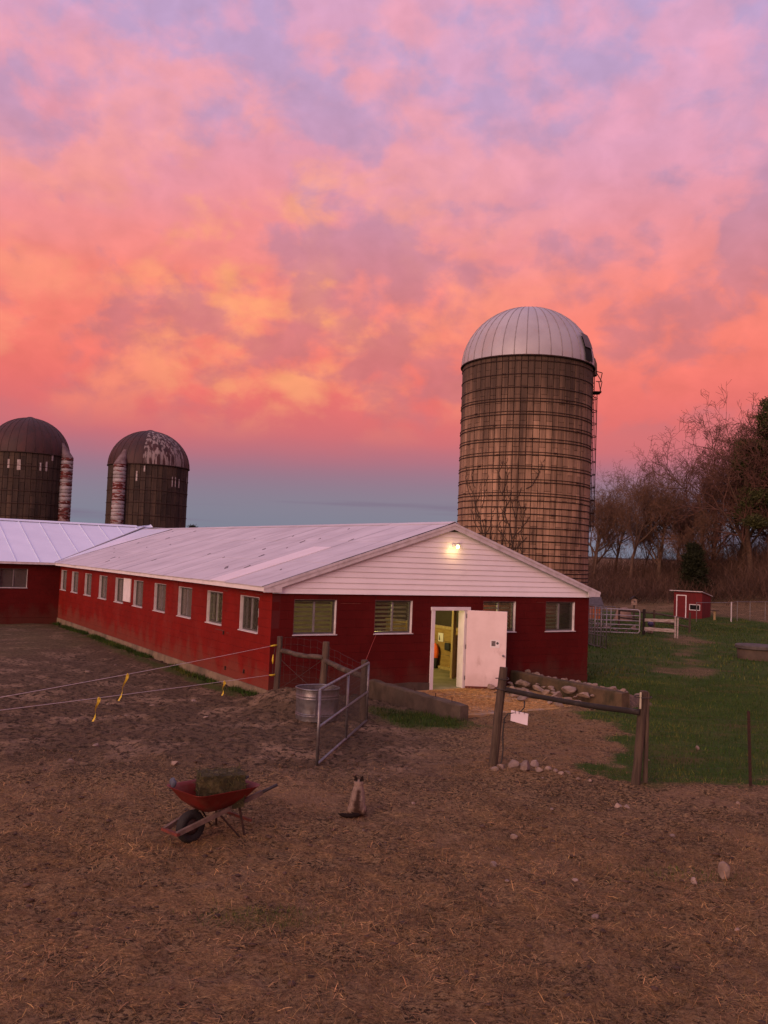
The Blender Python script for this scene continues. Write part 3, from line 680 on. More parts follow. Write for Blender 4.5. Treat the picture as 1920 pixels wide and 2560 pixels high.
for h in WH: window(wing, (h[0] - 9.0, 0, h[2]), 0, h[1] - h[0], h[3] - h[2], 'plain', 77)
WS = (4.42 - 2.575) / 5.5
def wz(bb): return 2.575 + (bb + .3) * WS           # local y, eave at -.3, ridge at 5.2
MB().box((-9.3, -.31, 2.47), (-.25, -.285, 2.572)).build('fascia', trimw, wing); MB().box((-9.3, -.284, 2.50), (-.02, 0, 2.51)).build('soffit', trimw, wing)
wr_ = MB(); wr_.prism([(-9.3, -.3, wz(-.3) - .03), (-.27, -.3, wz(-.3) - .03), (5.2, 5.2, wz(5.2) - .03), (-9.3, 5.2, wz(5.2) - .03)], (0, 0, -.06))
wr_.prism([(-9.3, 10.7, wz(-.3) - .03), (10.2, 10.7, wz(-.3) - .03), (10.2, 5.2, wz(5.2) - .03), (-9.3, 5.2, wz(5.2) - .03)], (0, 0, -.06))
wroof = wr_.build('roof', darkin, wing)
val = lambda y: -.27 + (y + .3) * (5.47 / 5.5)
xk = [-9.3 + .93 * i for i in range(17)]
for i in range(len(xk) - 1):
    x0, x1 = xk[i] + .004, xk[i + 1] - .004
    yl = lambda x: max(-.32, (x + .27) * (5.5 / 5.47) - .3)
    y0, y1 = yl(x0), yl(x1)
    if y0 > 5.1: break
    P = [(x0, y0, wz(y0)), (x1, y1, wz(y1)), (x1, 5.2, wz(5.2)), (x0, 5.2, wz(5.2))]
    if y0 <= -.31 < y1: P = [(x0, y0, wz(y0)), (-.28, -.32, wz(-.32))] + P[1:]
    MB().prism(P, (0, 0, -.012)).build('roof_panel', newtin, wroof)
    MB().beam((xk[i + 1], y1 + .01, wz(y1) + .016), (xk[i + 1], 5.2, wz(5.2) + .016), .02, .04).build('seam', newtin, wroof)
MB().prism([(-9.3, 10.7, wz(-.3)), (10.2, 10.7, wz(-.3)), (10.2, 5.2, wz(5.2)), (-9.3, 5.2, wz(5.2))], (0, 0, -.012)).build('roof_slope', newtin, wroof)
MB().prism([(-9.3, 5.0, wz(5.0) + .045), (-9.3, 5.2, wz(5.2) + .06), (-9.3, 5.4, wz(5.0) + .045), (-9.3, 5.4, wz(5.0) + .03), (-9.3, 5.2, wz(5.2) + .045), (-9.3, 5.0, wz(5.0) + .03)], (14.05, 0, 0)).build('ridge_cap', newtin, wroof)
MB().beam((-.28, -.31, wz(-.31) + .02), (5.15, 5.15, wz(5.15) + .02), .10, .012).build('valley_flashing', alum, wroof)
# ================================================================== ramp, retaining walls, rubble
ramp = tag(MB().bbox((2.86, -3.28, -.3), (7.10, -.002, .022), .012).build('pavement', mat('ramp_concrete', (.34, .28, .22), (.25, .20, .15), 3, .9, .4, 40, stain=(.40, .245, .085), stain_scale=.9, stain_amt=.9, stain_rng=(.36, .52)), None, loc=(BX, BY, 0), rot=(0, 0, YAW)), kind='structure')
def rough_wall(a0, a1, b0, b1, zt0, zt1, label):
    n = 14; vs = []; rg = random.Random(int(a0 * 10))
    for i in range(n + 1):
        t = i / n; b_ = b0 + (b1 - b0) * t; zt = zt0 + (zt1 - zt0) * t
        j = lambda: rg.uniform(-.014, .014)
        vs += [(a0 + j(), b_, -.35), (a0 + j(), b_, zt - .03 + j()), (a0 + .03, b_ + j(), zt + j()), (a1 - .03, b_ + j(), zt + j()), (a1 + j(), b_, zt - .03 + j()), (a1 + j(), b_, -.35)]
    fs = [(i * 6 + k, i * 6 + k + 1, i * 6 + k + 7, i * 6 + k + 6) for i in range(n) for k in range(5)] + [(0, 5, 4, 3, 2, 1), tuple(n * 6 + k for k in range(6))]
    o = MB().add(vs, fs).build('retaining_wall', conc, None, loc=(BX, BY, 0), rot=(0, 0, YAW))
    return tag(o, label, 'wall')
lw = rough_wall(2.62, 2.835, -.04, -3.72, .36, .33, 'low concrete wall with rusty rods beside the grass on the tank side of ramp')
conc_save = conc; conc = mat('mossy_concrete', (.105, .070, .038), (.065, .045, .026), 3, .9, .5, 40, stain=(.030, .028, .013), stain_scale=1.7, stain_amt=.8, stain_sc=(1, 1, .5))
rw = rough_wall(7.105, 7.37, -.04, -3.98, .42, .40, 'low mossy concrete wall holding back the heap of broken stones')
conc = conc_save
for b_ in (-1.9, -2.7, -3.3):
    MB().tube([(2.72, b_, .3), (2.725, b_ + .01, .42)], .008, 6).build('iron_rod', rust, lw)
def rock_mesh(seed, flat=.7):
    bm = bmesh.new(); bmesh.ops.create_icosphere(bm, subdivisions=2, radius=.5); rg = random.Random(seed)
    pl = [(Vector((rg.gauss(0, 1), rg.gauss(0, 1), rg.gauss(0, 1))).normalized(), rg.uniform(.22, .38)) for _ in range(9)]
    for v in bm.verts:
        for n, d in pl:
            e = v.co.dot(n) - d
            if e > 0: v.co -= n * e
        v.co *= 1 + .12 * mnoise.noise(v.co * 3 + Vector((seed * 3.7, 0, 0))); v.co.z *= flat
    me = bpy.data.meshes.new('rock'); bm.to_mesh(me); bm.free(); me.materials.append(stone)
    return me
ROCKS = [rock_mesh(i, .62 + .07 * (i % 4)) for i in range(9)]
rgr = random.Random(77)
def rock(x, y, z, s, label, group, name='rock', k=None, sc=None):
    o = link(name, ROCKS[k if k is not None else rgr.randrange(9)], None, (x, y, z), (rgr.uniform(-.3, .3), rgr.uniform(-.3, .3), rgr.uniform(0, 6.28)), sc or (s * rgr.uniform(.9, 1.25), s * rgr.uniform(.75, 1.0), s * rgr.uniform(.8, 1.1)))
    return tag(o, label, 'rock', group)
# heap between the walls of the ramp and behind the mossy wall
def heap(n, f, label, group, smin, smax):
    placed = []
    for i in range(n):
        for t in range(30):
            a, b_ = f(); s = rgr.uniform(smin, smax) * (1.35 if rgr.random() < .15 else 1)
            if all(math.hypot(a - q[0], b_ - q[1]) > .34 * (s + q[2]) for q in placed): break
        placed.append((a, b_, s)); yield a, b_, s
for a, b_, s in heap(46, lambda: (7.04 - abs(rgr.gauss(0, .50)), rgr.uniform(-3.15, -.35)), '', '', .13, .36):
    p = ab(a, b_); rock(p.x, p.y, .022 + s * .24 + max(0, .16 - .28 * (7.04 - a)), s, 'pale broken stone in the heap against the ramp side of the mossy wall', 'broken stones on the ramp', sc=(s * rgr.uniform(.9, 1.6), s * rgr.uniform(.7, 1.1), s * rgr.uniform(.45, .85)))
for a, b_, s in heap(52, lambda: (7.50 + abs(rgr.gauss(0, .55)), rgr.uniform(-3.7, -.25)), '', '', .09, .24):
    p = ab(a, b_); rock(p.x, p.y, .36 - .33 * min(1, (a - 7.5) / 1.3) + s * .14, s, 'broken stone on the earth bank behind the mossy wall', 'broken stones on the bank')
# earth bank behind the mossy wall
bk = MB(); n = 24; vs = []; fs = []
for i in range(n + 1):
    for j in range(n + 1):
        a = 7.36 + 1.9 * i / n; b_ = -4.1 + 4.1 * j / n; e = min(1, j / 5) * min(1, 1.0)
        z = .38 * (1 - float(sst(a, 7.45, 9.1))) * float(sst(b_, -4.1, -3.5)) - .05 + .09 * (float(fbm(a * 2.3, b_ * 2.3, 3, 3)) - .4)
        vs.append((a, b_, z))
fs = [(i * (n + 1) + j, (i + 1) * (n + 1) + j, (i + 1) * (n + 1) + j + 1, i * (n + 1) + j + 1) for i in range(n) for j in range(n)]
bank = tag(bk.add(vs, fs).build('earth_bank', mat('bank_earth', (.15, .095, .06), (.07, .045, .03), 9, .95, 1.0, 24), None, True, loc=(BX, BY, 0), rot=(0, 0, YAW)), kind='structure')
# row of rocks by the fence post
for (x, y), s in zip([(1.89, 14.17), (2.03, 14.33), (2.22, 14.36), (2.38, 14.5), (2.37, 14.10), (2.59, 14.46), (2.57, 13.98), (2.72, 14.04), (2.80, 13.90), (2.89, 13.87), (2.99, 13.94), (3.12, 13.77), (2.57, 13.65), (3.3, 13.72)],
                     [.15, .18, .25, .17, .25, .19, .18, .16, .10, .11, .15, .08, .07, .08]):
    rock(x, y, G(x, y) + s * .16, s, 'pale field stone in the row at the foot of the wooden post', 'stones at the fence post')
for (x, y), s in zip([(-4.65, 13.83), (-4.63, 14.91), (-3.07, 13.87), (-5.65, 16.89), (-4.7, 18.82), (-3.37, 17.81), (-7.57, 23.4), (-7.3, 24.9), (1.72, 10.9), (3.4, 12.49), (3.5, 12.45), (1.35, 9.91), (1.42, 9.31), (2.16, 9.49), (2.14, 8.54), (3.4, 8.37), (3.41, 9.52), (3.72, 11.16), (5.21, 12.86), (2.42, 12.19), (.55, 12.25), (-.1, 10.9), (-1.35, 11.9), (.1, 13.3), (-4.9, 17.6), (-5.6, 18.7), (-4.0, 19.6), (4.76, 15.62)],
                     [.17, .15, .17, .10, .12, .12, .15, .10, .13, .13, .09, .13, .08, .09, .12, .07, .11, .09, .09, .07, .08, .06, .06, .06, .08, .09, .12, .05]):
    rock(x, y, G(x, y) + s * .1, s, 'small pale stone lying loose on the bare yard', 'loose stones on the yard', 'stone')
bs = rock(3.79, 9.68, G(3.79, 9.68) + .07, .2, 'largest loose stone on the yard, upright among green tufts', None, 'stone', 2, (.17, .15, .30))
ws2 = rock(5.93, 16.52, G(5.93, 16.52) + .05, .1, 'small white stone standing upright in the lawn behind the wire fence', None, 'stone', 4, (.08, .07, .17))

# ================================================================== silos
def silo(name, loc, Rad, zb, n_st, hoops, mats, label, facing_rows, group=None, indiv=300, stave_h=.762, cam_xy=(0, 0)):
    s = empty(name, loc, 0, label, 'silo', group)
    MB().lathe([(Rad - .09, -.3), (Rad - .09, zb)], 72).build('lining', mats['core'], s, True)
    w = 2 * math.pi * Rad / n_st
    sm = MB().bbox((-w / 2 + .014, -.05, .005), (w / 2 - .014, 0, stave_h - .005), .008).mesh('stave', mats['stave'])
    items = []; ca = math.atan2(cam_xy[1] - loc[1], cam_xy[0] - loc[0])
    for r_ in range(-1, int(zb / stave_h) + 2):
        for k in range(n_st):
            z0 = r_ * stave_h + (stave_h / 2 if k % 2 else 0); a = 2 * math.pi * (k + .5) / n_st
            if z0 > zb - .1: continue
            h = min(stave_h, zb - z0)
            f = math.cos(a - ca)
            items.append((-(f if z0 > facing_rows else -2 + f), a, z0, h))
    items.sort(key=lambda t: t[0])
    rg = random.Random(5); rest = MB()
    for i, (f, a, z0, h) in enumerate(items):
        rr = Rad + rg.uniform(-.008, .004)
        if i < indiv:
            o = link('stave', sm, s, (rr * math.cos(a), rr * math.sin(a), z0), (0, 0, a - math.pi / 2))
            if h < stave_h - .01: o.scale = (1, 1, h / stave_h)
        elif f < .35 or True:
            t = Vector((-math.sin(a), math.cos(a), 0)); nrm = Vector((math.cos(a), math.sin(a), 0)); p = nrm * rr
            q = [p + t * (w / 2 - .006) + Vector((0, 0, z0 + .005)), p - t * (w / 2 - .006) + Vector((0, 0, z0 + .005)), p - t * (w / 2 - .006) + Vector((0, 0, z0 + h - .005)), p + t * (w / 2 - .006) + Vector((0, 0, z0 + h - .005))]
            rest.prism(q, -nrm * .05)
    tag(rest.build('staves', mats['stave'], s, recalc=False), kind='stuff')
    for z, r in hoops:
        MB().tube([((Rad + .012) * math.cos(2 * math.pi * j / 64), (Rad + .012) * math.sin(2 * math.pi * j / 64), z + .012 * math.sin(3 * 2 * math.pi * j / 64 + z * 7)) for j in range(64)], r, 5, True).build('hoop', rust, s, True)
    return s
def dome(s, Rad, zb, H, n, mt, seam_mt, rib=.03, over=.06):
    Rr = Rad + over
    for k in range(n):
        a0, a1 = 2 * math.pi * k / n + .002, 2 * math.pi * (k + 1) / n - .002; vs = []; m_ = 14
        for i in range(m_ + 1):
            t = i / m_ * math.pi / 2 * .985
            for a in (a0, (a0 + a1) / 2, a1):
                bow = 1.0 + (.004 if a not in (a0, a1) else 0)
                vs.append((Rr * math.cos(t) * bow * math.cos(a), Rr * math.cos(t) * bow * math.sin(a), zb + H * math.sin(t) * bow))
        fs = [(i * 3 + j, i * 3 + j + 1, i * 3 + j + 4, i * 3 + j + 3) for i in range(m_) for j in range(2)]
        MB().add(vs, fs).build('dome_panel', mt, s, True)
        MB().tube([((Rr + .008) * math.cos(i / 12 * 1.5) * math.cos(a1 + .002), (Rr + .008) * math.cos(i / 12 * 1.5) * math.sin(a1 + .002), zb + (H + .008) * math.sin(i / 12 * 1.5)) for i in range(13)], rib * .5, 5).build('dome_seam', seam_mt, s, True)
    MB().tube([((Rr + .01) * math.cos(2 * math.pi * j / 64), (Rr + .01) * math.sin(2 * math.pi * j / 64), zb) for j in range(64)], .035, 6, True).build('dome_rim', rust, s, True)
    MB().lathe([(.0, zb + H + .09), (.12, zb + H + .08), (.3, zb + H + .01), (.34, zb + H - .03)], 20).build('dome_cap', mt, s, True)
def stavemat(name, c1, c2, dark, amt, rng_):
    return mat(name, c1, c2, 1.6, .9, .4, 30, sc=(2.4, 2.4, .25), rnd=.2, stain=dark, stain_scale=1.1, stain_amt=amt, stain_sc=(2.2, 2.2, .16), stain_rng=rng_)
# weathering near the rim belongs to the concrete: darker algae band on top third, built into the material by height
def algae(M, z0, z1, c, amt):
    N, L = M.node_tree.nodes, M.node_tree.links; b = N['Principled BSDF']; src = b.inputs['Base Color'].links[0].from_socket
    g = N.new('ShaderNodeNewGeometry'); sx = N.new('ShaderNodeSeparateXYZ'); L.new(g.outputs['Position'], sx.inputs[0])
    mp = N.new('ShaderNodeMapping'); L.new(g.outputs['Position'], mp.inputs[0]); mp.inputs['Scale'].default_value = (2.6, 2.6, .16)
    nz = N.new('ShaderNodeTexNoise'); L.new(mp.outputs[0], nz.inputs['Vector']); nz.inputs['Scale'].default_value = 1.5; nz.inputs['Detail'].default_value = 6
    ma = N.new('ShaderNodeMath'); ma.operation = 'MULTIPLY_ADD'; L.new(nz.outputs[0], ma.inputs[0]); ma.inputs[1].default_value = (z1 - z0) * 2.2; L.new(sx.outputs[2], ma.inputs[2])
    mr = N.new('ShaderNodeMapRange'); mr.interpolation_type = 'SMOOTHSTEP'; L.new(ma.outputs[0], mr.inputs[0]); mr.inputs[1].default_value = z0 + (z1 - z0) * .9; mr.inputs[2].default_value = z1 + (z1 - z0) * 1.1; mr.inputs[4].default_value = amt
    mx = N.new('ShaderNodeMix'); mx.data_type = 'RGBA'; L.new(mr.outputs[0], mx.inputs[0]); L.new(src, mx.inputs[6]); mx.inputs[7].default_value = (*c, 1); L.new(mx.outputs[2], b.inputs['Base Color'])
sm1 = stavemat('tan_concrete_stave', (.345, .215, .135), (.20, .122, .076), (.055, .034, .022), .8, (.48, .64)); algae(sm1, 7.4, 12.0, (.042, .027, .019), .85)
core1 = mat('silo_core', (.05, .035, .026), (.04, .03, .022), 3, .95)
hz = []; z = 12.15
while z > 6.2: hz += [(z, .024)]; z -= .5886
hz += [(zz + .12, .018) for zz, _ in hz[3:]]
z2_ = 6.05
while z2_ > 3.3: hz.append((z2_, .023)); z2_ -= .29
while z2_ > .3: hz.append((z2_, .023)); z2_ -= .17
S1 = (6.42, 41.0, -.05)
silo1 = silo('silo', S1, 3.0, 12.35, 66, hz, dict(core=core1, stave=sm1), 'tall tan concrete stave silo with pale metal dome and caged ladder', 2.4)
domem = mat('pale_dome_metal', (.36, .34, .36), (.31, .29, .31), .8, .42, .03, 20, metal=.0, spec=.5, rnd=.03, stain=(.36, .27, .24), stain_scale=.9, stain_amt=.35)
dome(silo1, 3.0, 12.38, 2.85, 36, domem, mat('dome_seam_metal', (.26, .22, .22), (.2, .17, .17), 3, .5), .03)
# dark open hatch in the dome, chute hood and platform on the ladder side
LA = R(-5)                       # bearing of the ladder on the silo wall
lad = lambda r, da, z: (r * math.cos(LA + da), r * math.sin(LA + da), z)
ha = R(-38); Rr = 3.09
def dpt(a, t, k=1.0): return (Rr * k * math.cos(t) * math.cos(a), Rr * k * math.cos(t) * math.sin(a), 12.38 + 2.88 * k * math.sin(t))
hv = []
for t in (0.03, .12, .22, .32, .42):
    for a in (ha - .115, ha, ha + .115): hv.append(dpt(a, t, 1.012))
MB().add(hv, [(i * 3 + j, i * 3 + j + 1, i * 3 + j + 4, i * 3 + j + 3) for i in range(4) for j in range(2)]).build('hatch_opening', mat('hatch_black', (.006, .005, .005), (.008, .007, .007), 4, .9), silo1, True)
hv = []
for t in (.23, .31, .40, .47):
    for a in (ha - .125, ha, ha + .125): hv.append(dpt(a, t, 1.03))
MB().add(hv, [(i * 3 + j, i * 3 + j + 1, i * 3 + j + 4, i * 3 + j + 3) for i in range(3) for j in range(2)]).build('hatch_cover', mat('hatch_cover_metal', (.12, .10, .10), (.09, .075, .075), 4, .6), silo1, True)
hood = MB()
hood.lathe([(0, 13.28), (.16, 13.25), (.30, 13.1), (.38, 12.85), (.40, 12.5), (.40, 12.3)], 18, 2.98 * math.cos(R(8)), 2.98 * math.sin(R(8)))
hood.build('chute_hood', mat('tan_hood', (.20, .13, .07), (.13, .085, .05), 5, .8), silo1, True)
cx_, cy_ = 3.10 * math.cos(LA), 3.10 * math.sin(LA)
pf = MB(); pf.box((2.85, -.95, 11.28), (3.26, -.25, 11.31)); pf.build('platform', rust, silo1)
MB().tube([(2.95, -1.0, 11.29), (3.24, -1.0, 11.29), (3.30, -.3, 11.29)], .02, 6).build('platform_rail', rust, silo1)
for p0, p1 in (((3.0, -.9, 12.2), (3.28, -.9, 11.75)), ((3.28, -.9, 11.75), (3.2, -.9, 11.3)), ((3.2, -.6, 11.85), (3.32, -.6, 11.3)), ((3.05, -.7, 12.28), (3.33, -.7, 12.22)), ((3.33, -.7, 12.22), (3.25, -.7, 11.8)), ((3.05, -.7, 11.82), (3.27, -.7, 11.80))):
    MB().tube([p0, p1], .02, 6).build('platform_brace', rust, silo1)
for da in (-.07, .07):
    MB().tube([lad(3.07, da, 4.9), lad(3.07, da, 12.3)], .02, 6).build('ladder_rail', rust, silo1)
zz = 5.0
while zz < 12.2:
    MB().tube([lad(3.07, -.07, zz), lad(3.07, .07, zz)], .013, 5).build('rung', rust, silo1); zz += .31
zz = 5.2
while zz < 11.2:
    o_ = []
    for j in range(13):
        t = math.pi * j / 12; o_.append(Vector((cx_, cy_, zz)) + Vector((math.cos(LA), math.sin(LA), 0)) * (.20 * math.sin(t) - .06) + Vector((-math.sin(LA), math.cos(LA), 0)) * .33 * math.cos(t))
    MB().tube(o_, .02, 5).build('cage_ring', rust, silo1, True); zz += .5886
for t in (.28, .5, .72):
    p = Vector((cx_, cy_, 0)) + Vector((math.cos(LA), math.sin(LA), 0)) * (.20 * math.sin(math.pi * t) - .06) + Vector((-math.sin(LA), math.cos(LA), 0)) * .33 * math.cos(math.pi * t)
    MB().tube([(p.x, p.y, 5.1 + 1.2 * abs(t - .5)), (p.x, p.y, 11.25)], .014, 5).build('cage_bar', rust, silo1)
# turnbuckle lugs where the hoops are drawn tight
for i_, (zz, rr_) in enumerate(hz):
    aa = math.atan2(-41, -6.42) + [-.95, -.42, .05, .38, -.65, .72][i_ % 6] + .13 * math.sin(i_ * 2.7)
    MB().tube([(3.03 * math.cos(aa), 3.03 * math.sin(aa), zz), (3.03 * math.cos(aa + .055), 3.03 * math.sin(aa + .055), zz)], .034, 6).build('hoop_lug', rust, silo1)
# bare vine climbing the silo wall
vine = MB(); rgv = random.Random(12)
def vgrow(a, z, ang, ln, r, lev):
    pts = []; 
    for i in range(9):
        pts.append((3.03 * math.cos(a), 3.03 * math.sin(a), z)); st_ = ln / 8
        a += math.sin(ang) * st_ / 3.0; z += math.cos(ang) * st_; ang += rgv.uniform(-.35, .35) - ang * .22
        if lev < 3 and i > 2 and rgv.random() < (.9 if lev < 2 else .6): vgrow(a, z, ang + rgv.choice((-1, 1)) * rgv.uniform(.3, 1.0), ln * rgv.uniform(.10, .26), r * .6, lev + 1)
    vine.tube(pts, [r * (1 - .08 * i) for i in range(9)], 4, caps=False)
va = math.atan2(-41, -6.42) - .30
for da, aa in ((0, -.05), (.03, .05), (-.035, -.12), (.05, .02), (.015, .1), (-.02, 0), (-.05, -.2), (.07, .15)): vgrow(va + da, 0.5, aa, 5.3 + rgv.uniform(-1.4, .6), .03, 0)
vo = tag(vine.build('climbing_vine', mat('dead_vine', (.055, .035, .024), (.035, .024, .018), 9, .95), None, loc=S1), 'bare brown vine climbing the tan silo behind the gable', 'vine')

# two dark silos beyond the wing
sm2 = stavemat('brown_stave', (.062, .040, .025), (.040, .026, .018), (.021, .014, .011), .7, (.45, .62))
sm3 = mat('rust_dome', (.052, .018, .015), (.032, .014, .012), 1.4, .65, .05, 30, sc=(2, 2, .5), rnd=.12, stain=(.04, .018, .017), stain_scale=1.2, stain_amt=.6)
def peel(name, amt, rg_):
    return mat(name, (.055, .019, .016), (.033, .014, .013), 1.4, .65, .05, 30, sc=(2, 2, .5), rnd=.12, stain=(.25, .20, .185), stain_scale=1.0, stain_amt=amt, stain_sc=(5.5, 5.5, .16), stain_rng=rg_)
pd = peel('peeling_dome', .9, (.47, .55))
chm = mat('red_white_chute', (.33, .305, .30), (.22, .20, .195), 3, .6, .05, 30, rnd=.1, stain=(.18, .022, .016), stain_scale=2.2, stain_amt=1.0, stain_sc=(.5, .5, 2.6), stain_rng=(.58, .63))
chr_ = mat('chute_red_band', (.12, .020, .014), (.075, .015, .012), 5, .7, stain=(.30, .26, .25), stain_scale=3, stain_amt=.9, stain_sc=(1, 1, 3), stain_rng=(.50, .58))
hood2 = mat('chute_hood_metal', (.17, .12, .115), (.09, .05, .045), 3, .6)
whp = mat('white_patch', (.40, .36, .33), (.25, .2, .18), 6, .8)
def dark_silo(loc, Rad, zb, H, caz, dm, label, seed, patches):
    hoops = [(zb - .8 - .78 * i, .025) for i in range(int(zb / .78) - 1)]
    s = silo('silo', loc, Rad, zb, 46, hoops, dict(core=core1, stave=sm2), label, 3.8, None, 200, .80)
    dome(s, Rad, zb + .03, H, 30, sm3, mat('dark_seam', (.05, .022, .02), (.04, .02, .018), 3, .7), .025, .05)
    if dm is not None:
        for k, ch in enumerate([c for c in s.children if c.name.startswith('dome_panel')]):
            a = 2 * math.pi * (k + .5) / 30; ca = math.atan2(-loc[1], -loc[0])
            d = (a - ca + math.pi) % (2 * math.pi) - math.pi
            if -.25 < d < 1.1: ch.data.materials[0] = pd
    q = Vector((math.cos(caz), math.sin(caz), 0)); c = q * (Rad + .26); zt = zb - .05; rg = random.Random(seed); z = zt
    k = 0
    while z > 1.5:
        h = .20 + .03 * (k % 3); mm = chr_ if rg.random() < .27 else chm
        MB().lathe([(.365, z - h + .012), (.385, z - h + .03), (.385, z - .03), (.365, z - .012)], 22, c.x, c.y).build('chute_band', mm, s, True); z -= h; k += 1
    MB().lathe([(.355, 0.2), (.355, zt)], 18, c.x, c.y).build('chute_core', chr_, s, True)
    t = Vector((-q.y, q.x, 0)); ap = q * (Rad * .93); tz = zt + .95
    b0 = [c + q * .4 * math.cos(u) + t * .4 * math.sin(u) + Vector((0, 0, zt)) for u in np.linspace(0, 2 * math.pi, 14, endpoint=False)]
    tp = [ap + q * .13 * math.cos(u) + t * .13 * math.sin(u) + Vector((0, 0, tz)) for u in np.linspace(0, 2 * math.pi, 14, endpoint=False)]
    MB().add(b0 + tp, [(i, (i + 1) % 14, 14 + (i + 1) % 14, 14 + i) for i in range(14)] + [tuple(range(14, 28))]).build('chute_hood', hood2, s, 'auto')
    ca = math.atan2(-loc[1], -loc[0])
    for d, dz, w_, h_ in patches:
        a = ca + d; e = Vector((-math.sin(a), math.cos(a), 0)); nn_ = Vector((math.cos(a), math.sin(a), 0))
        p = nn_ * (Rad + .012) + Vector((0, 0, zb - dz)); 
        MB().prism([p - e * w_ / 2, p + e * w_ / 2, p + e * w_ * .4 + Vector((0, 0, h_)), p - e * w_ * .5 + Vector((0, 0, h_))], nn_ * .01).build('patch', whp, s)
    return s
def bearing(lat, loc, Rad):         # angle on the wall whose lateral offset (seen from the yard) is lat
    ca = math.atan2(-loc[1], -loc[0]); return ca + math.asin(max(-1, min(1, lat / Rad)))
L2 = (-15.25, 57.0, -.1); L1 = (-23.05, 57.0, -.1)
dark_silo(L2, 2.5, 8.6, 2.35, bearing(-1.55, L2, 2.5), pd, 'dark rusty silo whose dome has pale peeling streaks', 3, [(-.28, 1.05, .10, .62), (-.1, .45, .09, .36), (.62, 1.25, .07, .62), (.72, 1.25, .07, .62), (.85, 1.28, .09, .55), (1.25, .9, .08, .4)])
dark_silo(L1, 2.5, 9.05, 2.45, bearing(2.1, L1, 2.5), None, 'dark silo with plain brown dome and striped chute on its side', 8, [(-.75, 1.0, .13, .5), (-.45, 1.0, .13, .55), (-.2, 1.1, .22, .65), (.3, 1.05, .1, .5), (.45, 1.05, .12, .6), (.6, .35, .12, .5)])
# ================================================================== left wooden fence, mesh gate, ropes, tank
def post(parent, x, y, h, r, tilt=(0, 0), mm=None, sq=False):
    z0 = G(x, y); rg = random.Random(int(x * 100)); pts = []; n = 7
    for i in range(n + 1):
        t = i / n; pts.append((x + tilt[0] * t + rg.uniform(-.006, .006), y + tilt[1] * t, z0 - .15 + (h + .15) * t))
    b_ = MB().tube(pts, [r * (1.06 - .08 * i / n + rg.uniform(-.03, .03)) for i in range(n)] + [r * .93], 12)
    return b_.build('post', mm or wood, parent, 'auto')
def railp(parent, p0, p1, r, mm, name='rail'):
    p0, p1 = Vector(p0), Vector(p1); rg = random.Random(int(p0.x * 77)); n = 8
    return MB().tube([p0.lerp(p1, i / n) + Vector((0, 0, rg.uniform(-.008, .008) - .03 * math.sin(math.pi * i / n))) for i in range(n + 1)], [r * rg.uniform(.9, 1.1) for _ in range(n + 1)], 10).build(name, mm, parent, 'auto')
def woven(parent, pts, zs, step, r=.0022, slack=.01):
    b_ = MB(); rg = random.Random(3)
    for k in range(len(pts) - 1):
        p0, p1 = Vector((*pts[k], 0)), Vector((*pts[k + 1], 0)); n = max(2, int((p1 - p0).length / step))
        for z in zs:
            b_.tube([Vector((*(p0.lerp(p1, i / 6)).xy, G(*(p0.lerp(p1, i / 6)).xy) + z - slack * math.sin(math.pi * i / 6) + rg.uniform(-.01, .01))) for i in range(7)], r, 3, caps=False)
        for i in range(1, n):
            q = p0.lerp(p1, i / n); b_.tube([(q.x, q.y, G(q.x, q.y) + zs[0]), (q.x + rg.uniform(-.02, .02), q.y, G(q.x, q.y) + zs[-1])], r * .9, 3, caps=False)
    return b_.build('wire_mesh', wire, parent)
F1, F2, F3 = (-2.2, 19.6), (-1.16, 18.98), (-.26, 18.1)
fl_ = empty('wooden_fence', (0, 0, 0), 0, 'round post and rail fence with woven wire behind the metal tank', 'fence')
post(fl_, *F1, 1.50 - G(*F1), .065, (.03, 0)); post(fl_, *F2, 1.48 - G(*F2), .075, (.04, 0)); post(fl_, *F3, 1.23 - G(*F3), .075, (-.01, 0))
railp(fl_, (F1[0] + .05, F1[1], 1.20), (F2[0], F2[1] - .02, 1.15), .05, woodh); railp(fl_, (F2[0] + .02, F2[1] - .02, 1.10), (F3[0], F3[1], .90), .055, woodh)
woven(fl_, [F1, F2, F3], [.12, .3, .5, .72, .95, 1.1], .16)
railp(fl_, (F1[0] + .02, F1[1], 1.05), (F2[0] - .02, F2[1], .35), .004, wire, 'brace_wire'); railp(fl_, (F1[0] + .02, F1[1], .35), (F2[0] - .02, F2[1], 1.1), .004, wire, 'brace_wire')
MB().tube([(F3[0], F3[1], 1.2), ab(2.8, -.03, 1.42)], .005, 5).build('tether_cord', mat('red_cord', (.35, .05, .03), (.3, .04, .03), 9, .8), fl_)
# open gate swung into the yard
gt = empty('mesh_gate', (-.19, 18.0, 0), 0, 'galvanised tube gate with wire mesh standing open towards the yard', 'gate')
g0, g1 = Vector((0, 0, 0)), Vector((-.70, -4.0, 0)); zb_, zt_ = .04, 1.19; gd = g1 - g0
gdr = G(-.89, 14.0) * .5
def gp(t, z): return g0 + gd * t + Vector((0, 0, z + .02 * t))
for z in (zb_, .61, zt_): MB().tube([gp(0, z), gp(1, z)], .024, 10).build('rail', galv, gt, True)
for t in (0, .478, 1): MB().tube([gp(t, zb_ - (.0 if t < .9 else .06)), gp(t, zt_)], .024, 10).build('stile', galv, gt, True)
MB().tube([gp(.8, zb_), gp(.8, .61)], .018, 8).build('stile', galv, gt, True) if False else None
gm = MB(); n = 76
for i in range(1, n): gm.tube([gp(i / n, zb_), gp(i / n, zt_ - (0 if True else 0))], .0026, 4, caps=False)
for z in (.14, .24, .34, .44, .54, .72, .84, .96, 1.08): gm.tube([gp(0, z), gp(1, z)], .0024, 4, caps=False)
